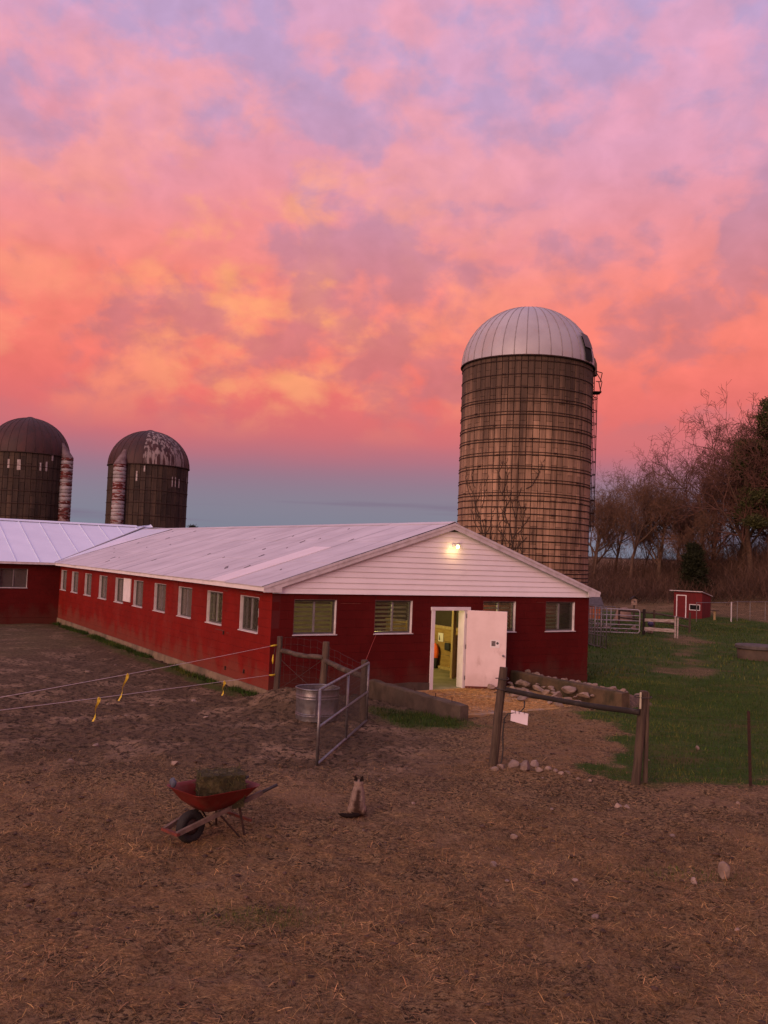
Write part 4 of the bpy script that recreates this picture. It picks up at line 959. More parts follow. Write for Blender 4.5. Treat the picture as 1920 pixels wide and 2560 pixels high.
gm.build('wire_mesh', wire, gt)
for z in (.25, 1.0): MB().tube([gp(0, z) + Vector((.0, .02, 0)), gp(0, z) + Vector((-.05, .10, 0))], .012, 6).build('hinge_pin', rust, gt)
# electric rope strands with yellow tape
ropem = mat('white_rope', (.62, .56, .53), (.5, .44, .42), 60, .7)
RE = (-7.32, 11.55)
sp1 = tag(MB().tube([(RE[0], RE[1], G(*RE) - .1), (RE[0] + .01, RE[1], 1.3)], .02, 8).build('fence_stake', white), 'thin white plastic stake holding the two fence ropes', 'stake')
def rope(z0, z1, sag, label, ins_z, flags):
    A, B_ = Vector((F1[0] - .05, F1[1], z0)), Vector((RE[0], RE[1], z1))
    o = empty('fence_rope', A, 0, label, 'rope')
    f = lambda t: (B_ - A) * t - Vector((0, 0, sag * 4 * t * (1 - t)))
    MB().tube([f(i / 30) for i in range(31)], .0042, 6).build('strand', ropem, o, True)
    MB().tube([Vector((.02, -.03, 0)), Vector((-.05, -.08, -.01)), f(.02)], [.02, .022, .012], 8).build('insulator', yel, o, True)
    for t, ln, sw, w_ in flags:
        p = f(t); rg = random.Random(int(t * 100)); b_ = MB(); vs = []
        for i in range(7):
            q = p + sw * (i / 6) + Vector((.012 * math.sin(i * 1.7), .01 * math.cos(i * 1.3), -ln * i / 6)); u = Vector((math.cos(.5 * i), math.sin(.5 * i), 0)) * w_ * (1 - .06 * i) / 2
            vs += [q - u, q + u]
        b_.add(vs, [(2 * i, 2 * i + 1, 2 * i + 3, 2 * i + 2) for i in range(6)]); b_.add([v + Vector((.001, .002, 0)) for v in vs], [(2 * i, 2 * i + 2, 2 * i + 3, 2 * i + 1) for i in range(6)])
        b_.tube([p + Vector((0, 0, .012)), p, p - Vector((0, 0, .03))], [.012, .016, .01], 6)
        b_.build('flagging_tape', yel, o)
    return o
rope(1.31, .80, .04, 'upper white fence rope tied to the corner post, with one long yellow ribbon', 0, [(.44, .46, Vector((-.10, -.1, 0)), .05)])
rope(.67, .76, .02, 'lower white fence rope tied to the corner post, with two short yellow ribbons', 0, [(.17, .28, Vector((-.02, -.05, 0)), .05), (.505, .40, Vector((-.06, -.05, 0)), .055)])
MB().tube([Vector((F1[0] - .06, F1[1] - .02, 1.30)), Vector((F1[0] - .10, F1[1] - .02, 1.0)), Vector((F1[0] - .09, F1[1] - .02, .68))], .006, 5).build('link_wire', wire, fl_)
MB().tube([Vector((F1[0] - .10, F1[1] - .03, 1.10)), Vector((F1[0] - .105, F1[1] - .03, .98)), Vector((F1[0] - .10, F1[1] - .03, .9))], [.01, .022, .008], 8).build('insulator', yel, fl_, True)
# stock tank: oval with rolled rim and swaged ribs
TX, TY = -1.18, 17.85; tz = G(TX, TY) - .02
tk = empty('stock_tank', (TX, TY, tz), R(28), 'oval ribbed galvanised water tank behind the open gate', 'tank')
def oval(u, k): 
    c, s = math.cos(u), math.sin(u); e = .78; return (.42 * k * math.copysign(abs(c) ** e, c), .38 * k * math.copysign(abs(s) ** e, s))
def ovlathe(prof, n=48):
    vs = [(*oval(2 * math.pi * j / n, r), z) for r, z in prof for j in range(n)]
    return MB().add(vs, [(i * n + j, i * n + (j + 1) % n, (i + 1) * n + (j + 1) % n, (i + 1) * n + j) for i in range(len(prof) - 1) for j in range(n)])
prof = [(.0, .015), (.94, .015), (.955, .0), (.96, .03)]
for z, r in ((.05, .965), (.09, .985), (.10, .965), (.11, .965), (.12, .985), (.13, .965), (.36, .98), (.38, 1.0), (.395, .98), (.41, .98), (.425, 1.0), (.44, .98), (.50, .985), (.535, .99)): prof.append((r, z))
prof += [(.965, .535), (.95, .4), (.94, .03), (0, .03)]
ovlathe(prof).build('body', galv, tk, 'auto')
tk.scale = (1, 1, 1.13)
MB().tube([(*oval(2 * math.pi * j / 48, 1.0), .545) for j in range(48)], .016, 8, True).build('rim', galv, tk, True)
MB().box((-.20, -.374, .1), (-.17, -.36, .5)).build('side_seam', galv, tk)
wt = MB().add([(*oval(2 * math.pi * j / 32, .93), .36) for j in range(32)], [tuple(range(32))]).build('water', mat('tank_water', (.03, .035, .04), (.03, .035, .04), 3, .05, spec=.6), tk)

# ================================================================== right wooden fence and its wire
P1, P2, P3 = (1.91, 14.59), (4.0, 13.77), (5.87, 14.0)
fr_ = empty('wooden_fence', (0, 0, 0), 0, 'two leaning wooden posts with a dark sloping rail and wire before the lawn', 'fence')
post(fr_, *P1, 1.60 - G(*P1), .070, (.14, 0)); post(fr_, *P2, 1.42 - G(*P2), .066, (.10, 0))
MB().bbox((P2[0] + .135, P2[1] - .03, G(*P2) + .02), (P2[0] + .185, P2[1] + .07, 1.40), .01).build('post', wood, fr_)
MB().bbox((P2[0] + .01, P2[1] - .115, 1.16), (P2[0] + .035, P2[1] - .085, 1.41), .004).build('batten', mat('pale_batten', (.45, .42, .30), (.35, .32, .22), 9, .8), fr_)
railp(fr_, (P1[0] + .18, P1[1] - .02, 1.25), (P2[0] + .02, P2[1] - .08, 1.10), .044, woodd)
woven(fr_, [(P1[0] + .06, P1[1]), (P2[0] + .05, P2[1]), P3, (10.5, 14.3)], [.1, .26, .42, .6, .8, 1.0], .17, .0011)
for z in (1.42, 1.25): MB().tube([Vector((P1[0] + .12, P1[1], z)) + Vector((.105 * math.cos(u), .105 * math.sin(u), .01 * math.sin(2 * u))) for u in np.linspace(0, 2 * math.pi, 16, endpoint=False)], .008, 5, True).build('wire_wrap', wire, fr_, True)
MB().tube([Vector((P2[0] + .09, P2[1], 1.33)) + Vector((.13 * math.cos(u), .13 * math.sin(u), .0)) for u in np.linspace(0, 2 * math.pi, 16, endpoint=False)], .008, 5, True).build('wire_wrap', wire, fr_, True)
tp = empty('steel_fence_post', (*P3, G(*P3)), 0, 'thin rusty steel post standing alone on the lawn fence line', 'post')
MB().beam((0, 0, -.2), (-.06, 0, 1.15), .045, .012, (0, 1, 0)).build('flange', rust, tp); MB().beam((0, .02, -.2), (-.06, .02, 1.15), .01, .035, (0, 1, 0)).build('web', rust, tp)
sg = tag(MB().prism([(0, 0, 0), (.27, -.05, -.04), (.26, -.05, -.225), (-.005, 0, -.17)], (.003, .008, 0)).build('hanging_card', mat('pinkish_card', (.66, .60, .64), (.6, .54, .57), 4, .7), None, loc=(2.17, 14.44, .94)), 'blank pale card hanging on the wire beside the leaning post', 'sign')
for x in (.06, .12, .2): MB().tube([(x, -.015 - x * .18, .03), (x + .004, -.015 - x * .18, -.05)], .004, 5).build('clip', wire, sg)
cb = tag(MB().tube([(2.38, 14.42, 1.10), (2.375, 14.42, .99), (2.33, 14.43, .93), (2.22, 14.44, .90), (2.12, 14.45, .88), (2.07, 14.46, .80), (2.05, 14.46, .55), (2.06, 14.44, .3), (2.04, 14.42, .12), (1.99, 14.4, .02)], .011, 8).build('hose', mat('black_hose', (.015, .015, .016), (.02, .02, .02), 9, .5), None, True), 'thin black hose looped over the wire beside the leaning post', 'hose')

# ================================================================== wheelbarrow with a hay bale
ux = Vector((.67, .742, 0)); wy = math.atan2(ux.y, ux.x)
WBX, WBY = -2.06, 10.28
wb = empty('wheelbarrow', (WBX, WBY, G(WBX, WBY)), wy, 'red wheelbarrow with wooden handles carrying a block of hay', 'wheelbarrow')
redt = mat('red_tray_paint', (.16, .014, .008), (.11, .010, .007), 5, .55, .1, 40, stain=(.14, .04, .025), stain_scale=6, stain_amt=.6, spec=.35)
handle = mat('grey_ash_handle', (.16, .11, .085), (.10, .07, .055), 8, .8, .3, 40)
tyre = mat('black_tyre', (.014, .013, .013), (.022, .02, .019), 12, .85, .4, 60)
# local: x towards the handles, y to the left of it; wheel contact at the origin
wl_ = MB(); prof = [(.10, -.035), (.125, -.05), (.165, -.058), (.19, -.045), (.203, -.02), (.203, .02), (.19, .045), (.165, .058), (.125, .05), (.10, .035)]
wl_.lathe(prof, 28); wo_ = wl_.build('wheel', tyre, wb, True, loc=(0, 0, .18), rot=(R(90), 0, 0)); wo_.scale = (.89, .89, .95)
MB().lathe([(0, -.03), (.045, -.045), (.10, -.03), (.105, 0), (.10, .03), (.045, .045), (0, .03)], 20).build('rim', mat('rusty_rim', (.03, .02, .018), (.05, .025, .02), 9, .7), wo_, True)
MB().tube([(0, -.13, .2), (0, .13, .2)], .012, 8).build('axle', rust, wb)
for sy in (-1, 1):
    p0, p1 = Vector((-.27, sy * .12, .17)), Vector((1.04, sy * .27, .53))
    MB().beam(p0, p0.lerp(p1, .84), .038, .05).build('handle', handle, wb)
    MB().tube([p0.lerp(p1, .84), p0.lerp(p1, .9), p1], [.022, .019, .019], 8).build('grip', mat('dark_grip', (.04, .035, .035), (.05, .045, .04), 9, .8), wb, True)
    fr0 = p0.lerp(p1, .60); MB().tube([fr0, (fr0.x + .06, sy * .27, .0), (fr0.x + .02, sy * .27, .0)], .014, 8).build('leg', rust, wb)
    MB().tube([p0.lerp(p1, .40), (fr0.x + .0, sy * .27, .005)], .011, 8).build('leg_brace', rust, wb)
    MB().beam(p0.lerp(p1, .38) + Vector((0, 0, .04)), (.28, sy * .17, .40), .03, .03).build('riser', handle, wb)
MB().beam((.66, -.27, .18), (.66, .27, .18), .02, .03).build('leg_crossbar', rustp, wb)
MB().beam((-.27, -.15, .17), (-.27, .15, .17), .045, .03).build('nose_bar', rustp, wb)
# tray: lofted rounded rectangles
def rr(x0, x1, hw0, hw1, z0, z1, n=9):
    pts = []; 
    cor = [(x1, hw1, 0), (x0, hw0, 90), (x0, -hw0, 180), (x1, -hw1, 270)]
    for (x, y, a0) in cor:
        r = .11
        cx, cy = x - math.copysign(r, 1 if a0 in (0, 270) else -1), y - math.copysign(r, y)
        for k in range(n):
            u = R(a0 + 90 * k / (n - 1)); pts.append((cx + r * math.cos(u), cy + r * math.sin(u), 0))
    return [(x, y, z0 + (z1 - z0) * (x - x0) / (x1 - x0)) for x, y, _ in pts]
rings = [rr(.16, .56, .14, .17, .335, .39), rr(.10, .60, .19, .22, .345, .41), rr(-.02, .66, .26, .28, .44, .48), rr(-.13, .74, .33, .33, .58, .565), rr(-.16, .77, .35, .35, .602, .585), rr(-.145, .755, .335, .335, .595, .58), rr(-.10, .71, .31, .31, .555, .55), rr(.0, .64, .25, .27, .445, .485), rr(.115, .585, .185, .21, .36, .42)]
n = len(rings[0]); vs = [p for r_ in rings for p in r_]
MB().add(vs, [(i * n + j, i * n + (j + 1) % n, (i + 1) * n + (j + 1) % n, (i + 1) * n + j) for i in range(len(rings) - 1) for j in range(n)] + [tuple(range(n - 1, -1, -1)), tuple(range((len(rings) - 1) * n, len(rings) * n))]).build('tray', redt, wb, True)
# hay
haym = mat('green_hay', (.046, .038, .014), (.020, .018, .007), 9, .95, .8, 30, stain=(.14, .115, .05), stain_scale=5, stain_amt=.6, attr=None)
hb = empty('hay_bale', Vector((WBX, WBY, G(WBX, WBY) + .35)) + ux * .40, wy - R(30), 'block of green hay sitting in the red wheelbarrow', 'hay')
bm = bmesh.new(); bmesh.ops.create_cube(bm, size=1); bmesh.ops.subdivide_edges(bm, edges=list(bm.edges), cuts=11, use_grid_fill=True)
hs = Vector((.53, .36, .38))
for v in bm.verts:
    p = Vector((v.co.x * hs.x, v.co.y * hs.y, (v.co.z + .5) * hs.z)); q = Vector((v.co.x, v.co.y, v.co.z)); 
    nn_ = mnoise.noise(p * 14) * .018 + mnoise.noise(p * 38) * .012
    e = q.normalized() * nn_; k = max(0, q.length - .66) * .05
    v.co = p + e - q.normalized() * k
me = bpy.data.meshes.new('bale'); bm.to_mesh(me); bm.free(); me.materials.append(haym); link('bale', me, hb)
def strands(n, f, ln, wd, seed, up=.3):
    """thin straw strips: positions from f(rng) -> (p, normal)"""
    rg = np.random.default_rng(seed); V = []; 
    P, Nn = f(rg, n); d = rg.normal(size=(n, 3)); d -= Nn * (d * Nn).sum(1, keepdims=True) * (1 - up); d /= np.linalg.norm(d, axis=1, keepdims=True)
    L_ = rg.uniform(*ln, n)[:, None]; s = np.cross(d, Nn + rg.normal(size=(n, 3)) * .3); s /= np.linalg.norm(s, axis=1, keepdims=True) + 1e-9; s *= rg.uniform(*wd, n)[:, None]
    bend = Nn * rg.uniform(-.1, .25, n)[:, None] * L_
    A = P; B_ = P + d * L_ * .5 + bend * .6; C = P + d * L_
    V = np.stack([A - s * .5, A + s * .5, B_ + s * .5, B_ - s * .5, C + s * .3, C - s * .3], 1).reshape(-1, 3)
    i = np.arange(n)[:, None] * 6; F = np.concatenate([i + [0, 1, 2, 3], i + [3, 2, 4, 5]], 0)
    return V, F, rg
def bale_pts(rg, n):
    ax = rg.integers(0, 3, n); sg_ = np.where((rg.random(n) < .5) & (ax != 2), -1, 1); u = rg.uniform(-.5, .5, (n, 3)); u[np.arange(n), ax] = sg_ * .5
    P = u * np.array(hs) + np.array([0, 0, hs.z / 2]); Nn = np.zeros((n, 3)); Nn[np.arange(n), ax] = sg_; return P, Nn
V, F, rg_ = strands(1100, bale_pts, (.03, .09), (.003, .006), 2, .35)
tn = np.repeat(rg_.uniform(.12, .55, (1100, 1)) * np.array([[.62, .66, .42]]), 6, 0)
tag(link('hay_strands', npmesh('hay_strands', V, F, mat('hay_strand', (.30, .26, .12), (.2, .18, .08), 5, .9, attr='tint'), 'tint', tn), hb), kind='stuff')
rag = MB(); 
rag.lathe([(0, .10), (.03, .095), (.055, .06), (.06, .02), (.05, -.03), (.03, -.05)], 14)
rag.v = [(x * .42 + .012 * math.sin(y * 80), y * .8, z * .6 + .01 * math.sin(x * 90 + y * 60)) for x, y, z in rag.v]
tag(rag.build('rag', mat('pale_blue_rag', (.085, .095, .125), (.06, .07, .10), 12, .8, .2, 30), None, True, loc=Vector((WBX, WBY, G(WBX, WBY) + .64)) + ux * -.13 + Vector((-.742, .67, 0)) * .20, rot=(.2, .1, wy)), 'pale bluish rag draped over the front rim of the wheelbarrow', 'rag')

# ================================================================== the cat, seen from behind
def blob(bm, p, r, sc=(1, 1, 1), rot=None):
    M_ = Matrix.Translation(p) @ (rot.to_matrix().to_4x4() if rot else Matrix()) @ Matrix.Diagonal((*(r * s for s in sc), 1))
    bmesh.ops.create_icosphere(bm, subdivisions=3, radius=1, matrix=M_)
def limb(bm, pts, rs):
    for i in range(len(pts) - 1):
        p0, p1 = Vector(pts[i]), Vector(pts[i + 1]); k = max(2, int((p1 - p0).length / .012))
        for j in range(k + 1): t = j / k; bmesh.ops.create_icosphere(bm, subdivisions=2, radius=rs[i] + (rs[i + 1] - rs[i]) * t, matrix=Matrix.Translation(p0.lerp(p1, t)))
CX, CYY = -.2, 11.6
bm = bmesh.new()
# local: +y is the way the cat faces (away from the yard camera), x right
limb(bm, [(0, -.01, .10), (0, .02, .17), (0, .05, .24), (0, .075, .31), (0, .085, .345)], [.104, .104, .090, .072, .060])
for sx in (-1, 1):
    blob(bm, Vector((sx * .062, .01, .075)), .075, (.80, 1.15, .98)); limb(bm, [(sx * .075, .06, .05), (sx * .085, .12, .025), (sx * .085, .17, .02)], [.045, .026, .022])
    limb(bm, [(sx * .038, .10, .24), (sx * .035, .13, .13), (sx * .033, .14, .03), (sx * .033, .165, .02)], [.036, .026, .02, .022])
blob(bm, Vector((0, .085, .375)), .060, (1.0, .98, .90)); blob(bm, Vector((0, .135, .36)), .030, (1, 1, .8))
for sx in (-1, 1): blob(bm, Vector((sx * .035, .12, .35)), .025)
for sx in (-1, 1):
    a, b_, c_, d_ = Vector((sx * .010, .09, .425)), Vector((sx * .060, .085, .395)), Vector((sx * .052, .09, .485)), Vector((sx * .034, .112, .40))
    for i in range(11):
        for j in range(11 - i):
            u, v_ = i / 10, j / 10; q = a * (1 - u - v_) + b_ * u + c_ * v_; bmesh.ops.create_icosphere(bm, subdivisions=1, radius=.0095 - .004 * v_, matrix=Matrix.Translation(q))
tail = [(.03, -.09, .035), (-.03, -.125, .028), (-.10, -.135, .026), (-.16, -.12, .026), (-.205, -.09, .025)]
limb(bm, tail, [.026, .027, .028, .026, .014])
me = bpy.data.meshes.new('cat_raw'); bm.to_mesh(me); bm.free()
tmp = bpy.data.objects.new('cat_raw', me); col.objects.link(tmp)
md = tmp.modifiers.new('r', 'REMESH'); md.mode = 'VOXEL'; md.voxel_size = .0062
md = tmp.modifiers.new('s', 'SMOOTH'); md.iterations = 4; md.factor = .5
dg = bpy.context.evaluated_depsgraph_get(); cme = bpy.data.meshes.new_from_object(tmp.evaluated_get(dg)); bpy.data.objects.remove(tmp)
cme.name = 'cat'; cme.polygons.foreach_set('use_smooth', [True] * len(cme.polygons))
ca_ = cme.color_attributes.new('fur', 'FLOAT_COLOR', 'POINT')
cream, brown, black = Vector((.31, .225, .17)), Vector((.085, .050, .036)), Vector((.022, .015, .013))
for i, v in enumerate(cme.vertices):
    x, y, z = v.co; nz_ = mnoise.noise(v.co * 22) * .5 + mnoise.noise(v.co * 60) * .3
    sad = max(0, 1 - abs(x - .012) / (.045 + .03 * (z < .2)) - nz_ * .35) * min(1, max(0, (.345 - z) / .05)) * (1 if y < .06 else .3)
    low = min(1, max(0, (.09 - z) / .05)) * min(1, max(0, (x + .03) / .06)) * .6
    c_ = cream.lerp(brown, min(1, sad * 1.5 + low)); c_ = c_.lerp(brown * .5, min(1, max(0, sad - .45) * 1.6))
    dk = 0
    if z > .408 + .35 * max(0, .035 - abs(x)) and abs(x) > .014: dk = min(1, (z - .405) / .012)
    if z < .062 and y < -.075 and (x < -.02 or y < -.10): dk = 1
    if y > .13 and z > .3: dk = .8
    if z < .04 and y > .1: dk = .8
    c_ = c_.lerp(black, dk); c_ = c_ * (1 + .22 * nz_); ca_.data[i].color = (*c_, 1)
cme.materials.clear(); cme.materials.append(mat('cat_fur', (1, 1, 1), (.85, .85, .85), 60, .95, .9, 160, spec=.1, attr='fur', coords='obj'))
cat = link('cat', cme, None, (CX, CYY, G(CX, CYY) - .004), (0, 0, R(-6))); tag(cat, 'cream cat with dark ears and tail sitting with its back turned', 'cat')
def cat_pts(rg, n):
    k = rg.integers(0, len(cme.vertices), n); co = np.empty(len(cme.vertices) * 3); no = np.empty(len(cme.vertices) * 3)
    cme.vertices.foreach_get('co', co); cme.vertices.foreach_get('normal', no); cat_pts.k = k; return co.reshape(-1, 3)[k], no.reshape(-1, 3)[k]
V, F, rg_ = strands(9000, lambda rg, n: cat_pts(rg, n), (.006, .016), (.0012, .0022), 4, .55)
cc = np.empty(len(cme.vertices) * 4); ca_.data.foreach_get('color', cc); cc = np.repeat(cc.reshape(-1, 4)[cat_pts.k][:, :3], 6, 0)
tag(link('fur', npmesh('fur', V, F, MATS['cat_fur'], 'fur', cc), cat), kind='stuff')
# ================================================================== things on the far lawn
# corral panels standing by the barn corner
def corral(x, y, rz, L_, H, label):
    o = empty('corral_panel', (x, y, G(x, y)), rz, label, 'panel', 'grey corral panels by the barn corner')
    fr = MB().tube([(0, 0, .05), (0, 0, H), (L_, 0, H), (L_, 0, .05)], .024, 8, True); fr.build('frame', galv, o, True)
    for i in range(1, 8): MB().tube([(L_ * i / 8, 0, .05), (L_ * i / 8, 0, H)], .012, 6).build('bar', galv, o)
    for z in (.5, 1.0): MB().tube([(0, 0, z), (L_, 0, z)], .016, 6).build('cross_bar', galv, o)
    MB().tube([(0, 0, 0), (0, 0, .06)], .03, 8).build('foot', galv, o); MB().tube([(L_, 0, 0), (L_, 0, .06)], .03, 8).build('foot', galv, o)
    return o
for i, (x, y, a) in enumerate([(9.15, 36.0, 98), (9.03, 36.35, 101), (8.86, 36.7, 97), (8.62, 36.9, 112)]):
    corral(x, y, R(a), 2.6, 1.66, 'grey barred corral panel stood against others at the barn corner')
tgx, tgy = 9.6, 45.1
tg = empty('tube_gate', (tgx, tgy, G(tgx, tgy) + .03), R(-2), 'white six bar tubular gate between corral panels and plank fence', 'gate')
LG = 3.5; MB().tube([(0, 0, 0), (0, 0, 1.17), (LG - .12, 0, 1.17), (LG - .03, 0, 1.13), (LG, 0, 1.05), (LG, 0, .12), (LG - .03, 0, .03), (LG - .12, 0, 0)], .026, 8, True).build('frame', mat('chalky_white_tube', (.50, .48, .48), (.4, .37, .37), 6, .5, metal=.2), tg, True)
for z in (.2, .40, .61, .87): MB().tube([(0, 0, z), (LG, 0, z)], .022, 8).build('rail', MATS['chalky_white_tube'], tg, True)
for x in (1.0, 2.05): MB().tube([(x, -.03, 0), (x, -.03, 1.17)], .02, 8).build('upright', MATS['chalky_white_tube'], tg, True)
pfn = empty('plank_fence', (13.05, 44.0, G(13.05, 44)), 0, 'short weathered white two plank fence with doubled end post', 'fence')
plk = mat('flaking_white_plank', (.44, .38, .35), (.24, .18, .15), 7, .85, .3, 40, sc=(.6, .6, 4), lo=.42, hi=.62)
MB().beam((0, 0, .75), (1.2, -1.0, .82), .03, .15).build('plank', plk, pfn); MB().beam((0, 0, .32), (1.2, -1.0, .34), .03, .17).build('plank', plk, pfn)
MB().bbox((-.07, -.02, -.1), (.05, .10, 1.28), .01).build('post', woodd, pfn); MB().bbox((1.16, -1.05, -.1), (1.22, -.94, 1.05), .01).build('post', plk, pfn); MB().bbox((1.26, -1.10, -.1), (1.32, -1.0, .98), .01).build('post', plk, pfn)
bf = empty('rail_fence', (13.4, 50.0, G(13.4, 50)), 0, 'old grey split rail fence running behind the plank fence', 'fence')
for x, y in ((0, 0), (1.6, -1.2), (3.1, -2.5)): MB().tube([(x, y, -.1), (x, y, 1.1)], .06, 8).build('post', wood, bf)
for z in (.55, .95): MB().tube([(0, 0, z), (1.6, -1.2, z - .03), (3.1, -2.5, z - .22)], .05, 7).build('rail', woodh, bf)
bfg = empty('pipe_gate', (12.2, 50.5, G(12.2, 50.5)), 0, 'small dark pipe gate closing the gap by the grey rail fence', 'gate')
MB().tube([(0, 0, .1), (0, 0, 1.15), (1.05, -.2, 1.15), (1.05, -.2, .1)], .025, 7, True).build('frame', galv, bfg)
for z in (.35, .6, .85): MB().tube([(0, 0, z), (1.05, -.2, z)], .018, 6).build('bar', galv, bfg)
for i in range(22):
    x = 10.2 + rgr.uniform(0, 3.9); y = 45.9 + rgr.uniform(0, .9) - .3 * (x - 10) * .4; s = rgr.uniform(.16, .34)
    rock(x, y, G(x, y) + s * .25 + rgr.choice((0, 0, .14)), s, 'pinkish stone in the low rubble wall behind the tubular gate', 'stones of the rubble wall')
bl = MB(); bl.lathe([(.15 * math.sin(u), -.15 * math.cos(u)) for u in np.linspace(0, math.pi, 14)], 20)
tag(bl.build('play_ball', mat('dark_blue_rubber', (.05, .045, .11), (.04, .035, .09), 5, .5), None, True, loc=(13.72, 45.2, G(13.72, 45.2) + .50)), 'dark blue ball resting on stones behind the plank fence', 'ball')
rock(13.72, 45.2, G(13.72, 45.2) + .16, .5, 'flat topped stone under the blue ball', None, 'rock', 1, (.6, .5, .62))
# round well
wl2 = empty('well', (14.42, 34.0, G(14.42, 34)), 0, 'round concrete well ring with a dark slab lid on the lawn', 'well')
MB().lathe([(.70, -.1), (.72, .1), (.74, .42), (.60, .42), (.58, 0)], 30).build('ring', conc, wl2, True)
lid = MB(); lid.lathe([(0, .57), (.79, .565), (.82, .54), (.82, .44), (.78, .424), (0, .424)], 26); lid.build('lid', mat('mossy_slab', (.10, .085, .075), (.06, .052, .046), 5, .9, .5, 30), wl2, 'auto')
# red shed
sx_, sy_ = 23.2, 64.3; sz_ = -.27
shd = empty('shed', (sx_, sy_, sz_), 0, 'small red shed with white trimmed door below the bare woods', 'shed')
fu = Vector((-1.62, 1.2, 0)).normalized(); su = Vector((1.2, 1.62, 0)).normalized()
redw = mat('bright_red_boards', (.14, .006, .008), (.11, .005, .007), 3, .7, .15, 30, rnd=.08)
def quadw(o, u, w0, w1, h0, h1, z0=0): return [o + u * w0 + Vector((0, 0, z0)), o + u * w1 + Vector((0, 0, z0)), o + u * w1 + Vector((0, 0, h1)), o + u * w0 + Vector((0, 0, h0))]
O0 = Vector((0, 0, 0)); FWd, SWd = 2.05, 2.1; HH, HL = 1.98, 1.68
nb_ = 13
for i in range(nb_):
    MB().prism(quadw(O0, fu, FWd * i / nb_ + .004, FWd * (i + 1) / nb_ - .004, HH, HH), su * .03).build('board', redw, shd)
    a, c_ = SWd * i / nb_ + .004, SWd * (i + 1) / nb_ - .004
    MB().prism(quadw(O0 - fu * .0, su, a + .032 * (i == 0), c_, HH + (HL - HH) * a / SWd, HH + (HL - HH) * c_ / SWd), fu * .03).build('board', redw, shd)
MB().prism(quadw(O0 + su * SWd, fu, 0, FWd, HL, HL), -su * .03).build('wall', redw, shd); MB().prism(quadw(O0 + fu * FWd, su, .03, SWd, HH, HL), -fu * .03).build('wall', redw, shd)
MB().prism([O0 - fu * .1 - su * .22 + Vector((0, 0, HH + .04)), O0 + fu * (FWd + .25) - su * .22 + Vector((0, 0, HH + .04)), O0 + fu * (FWd + .25) + su * (SWd + .15) + Vector((0, 0, HL - .01)), O0 - fu * .1 + su * (SWd + .15) + Vector((0, 0, HL - .01))], (0, 0, .05)).build('roof', trimw, shd)
def trim(o, u, n, x0, x1, z0, z1, name, mm, d=.02): MB().prism([o + u * x0 + Vector((0, 0, z0)), o + u * x1 + Vector((0, 0, z0)), o + u * x1 + Vector((0, 0, z1)), o + u * x0 + Vector((0, 0, z1))], n * d).build(name, mm, shd)
for (x0, x1, z0, z1) in ((1.12, 1.19, .02, 1.68), (1.79, 1.86, .02, 1.68), (1.12, 1.86, 1.681, 1.75)): trim(O0 - su * .003, fu, -su, x0, x1, z0, z1, 'door_frame', white)
trim(O0 - su * .003, fu, -su, 1.195, 1.785, .03, 1.675, 'door', redw, .012)
for (x0, x1, z0, z1) in ((.13, .18, .67, 1.11), (.86, .91, .67, 1.11), (.18, .86, .67, .715), (.18, .86, 1.065, 1.11)): trim(O0 - su * .003, fu, -su, x0, x1, z0, z1, 'window_frame', white)
trim(O0 - su * .003, fu, -su, .18, .86, .715, 1.065, 'window_pane', mat('black_pane', (.01, .01, .012), (.015, .015, .015), 3, .1, spec=.6), .006)
# bird table
bt = empty('bird_table', (23.55, 62.8, G(23.55, 62.8)), 0, 'little bird table on a pale post before the red shed', 'bird table')
MB().bbox((-.06, -.06, -.1), (.06, .06, .66), .01).build('post', pinew, bt); MB().bbox((-.26, -.2, .66), (.26, .2, .71), .01).build('tray', wood, bt)
# chain link fence
cf = empty('chain_link_fence', (0, 0, 0), 0, 'chain link fence on pipe posts climbing the slope beside the red shed', 'fence')
CP = [(21.75, 61.3), (24.02, 61.0), (24.75, 61.8), (25.8, 62.2), (27.2, 63.0), (29.5, 64.0), (32, 65)]
cpz = [G(*p) for p in CP]
for i, p in enumerate(CP): MB().tube([(*p, cpz[i] - .1), (*p, cpz[i] + 1.36)], .045 if i == 1 else .028, 8).build('post', mat('pale_pipe', (.55, .53, .52), (.45, .43, .42), 5, .5) if i == 1 else galv, cf)
MB().tube([(*p, cpz[i] + 1.32) for i, p in enumerate(CP)], .018, 6).build('top_rail', galv, cf)
lk = MB()
for i in range(len(CP) - 1):
    p0, p1 = Vector((*CP[i], cpz[i])), Vector((*CP[i + 1], cpz[i + 1])); L_ = (p1 - p0).length; n = int(L_ / .16)
    for j in range(-8, n):
        for s_d in (1, -1):
            t0, t1 = j / n, (j + 8) / n; z0, z1 = (0.02, 1.3) if s_d > 0 else (1.3, .02)
            c0, c1 = max(t0, 0), min(t1, 1)
            if c1 <= c0: continue
            f = lambda t: p0.lerp(p1, t) + Vector((0, 0, z0 + (z1 - z0) * (t - t0) / (t1 - t0)))
            lk.tube([f(c0), f(c1)], .003, 3, caps=False)
lk.build('wire_mesh', wire, cf)
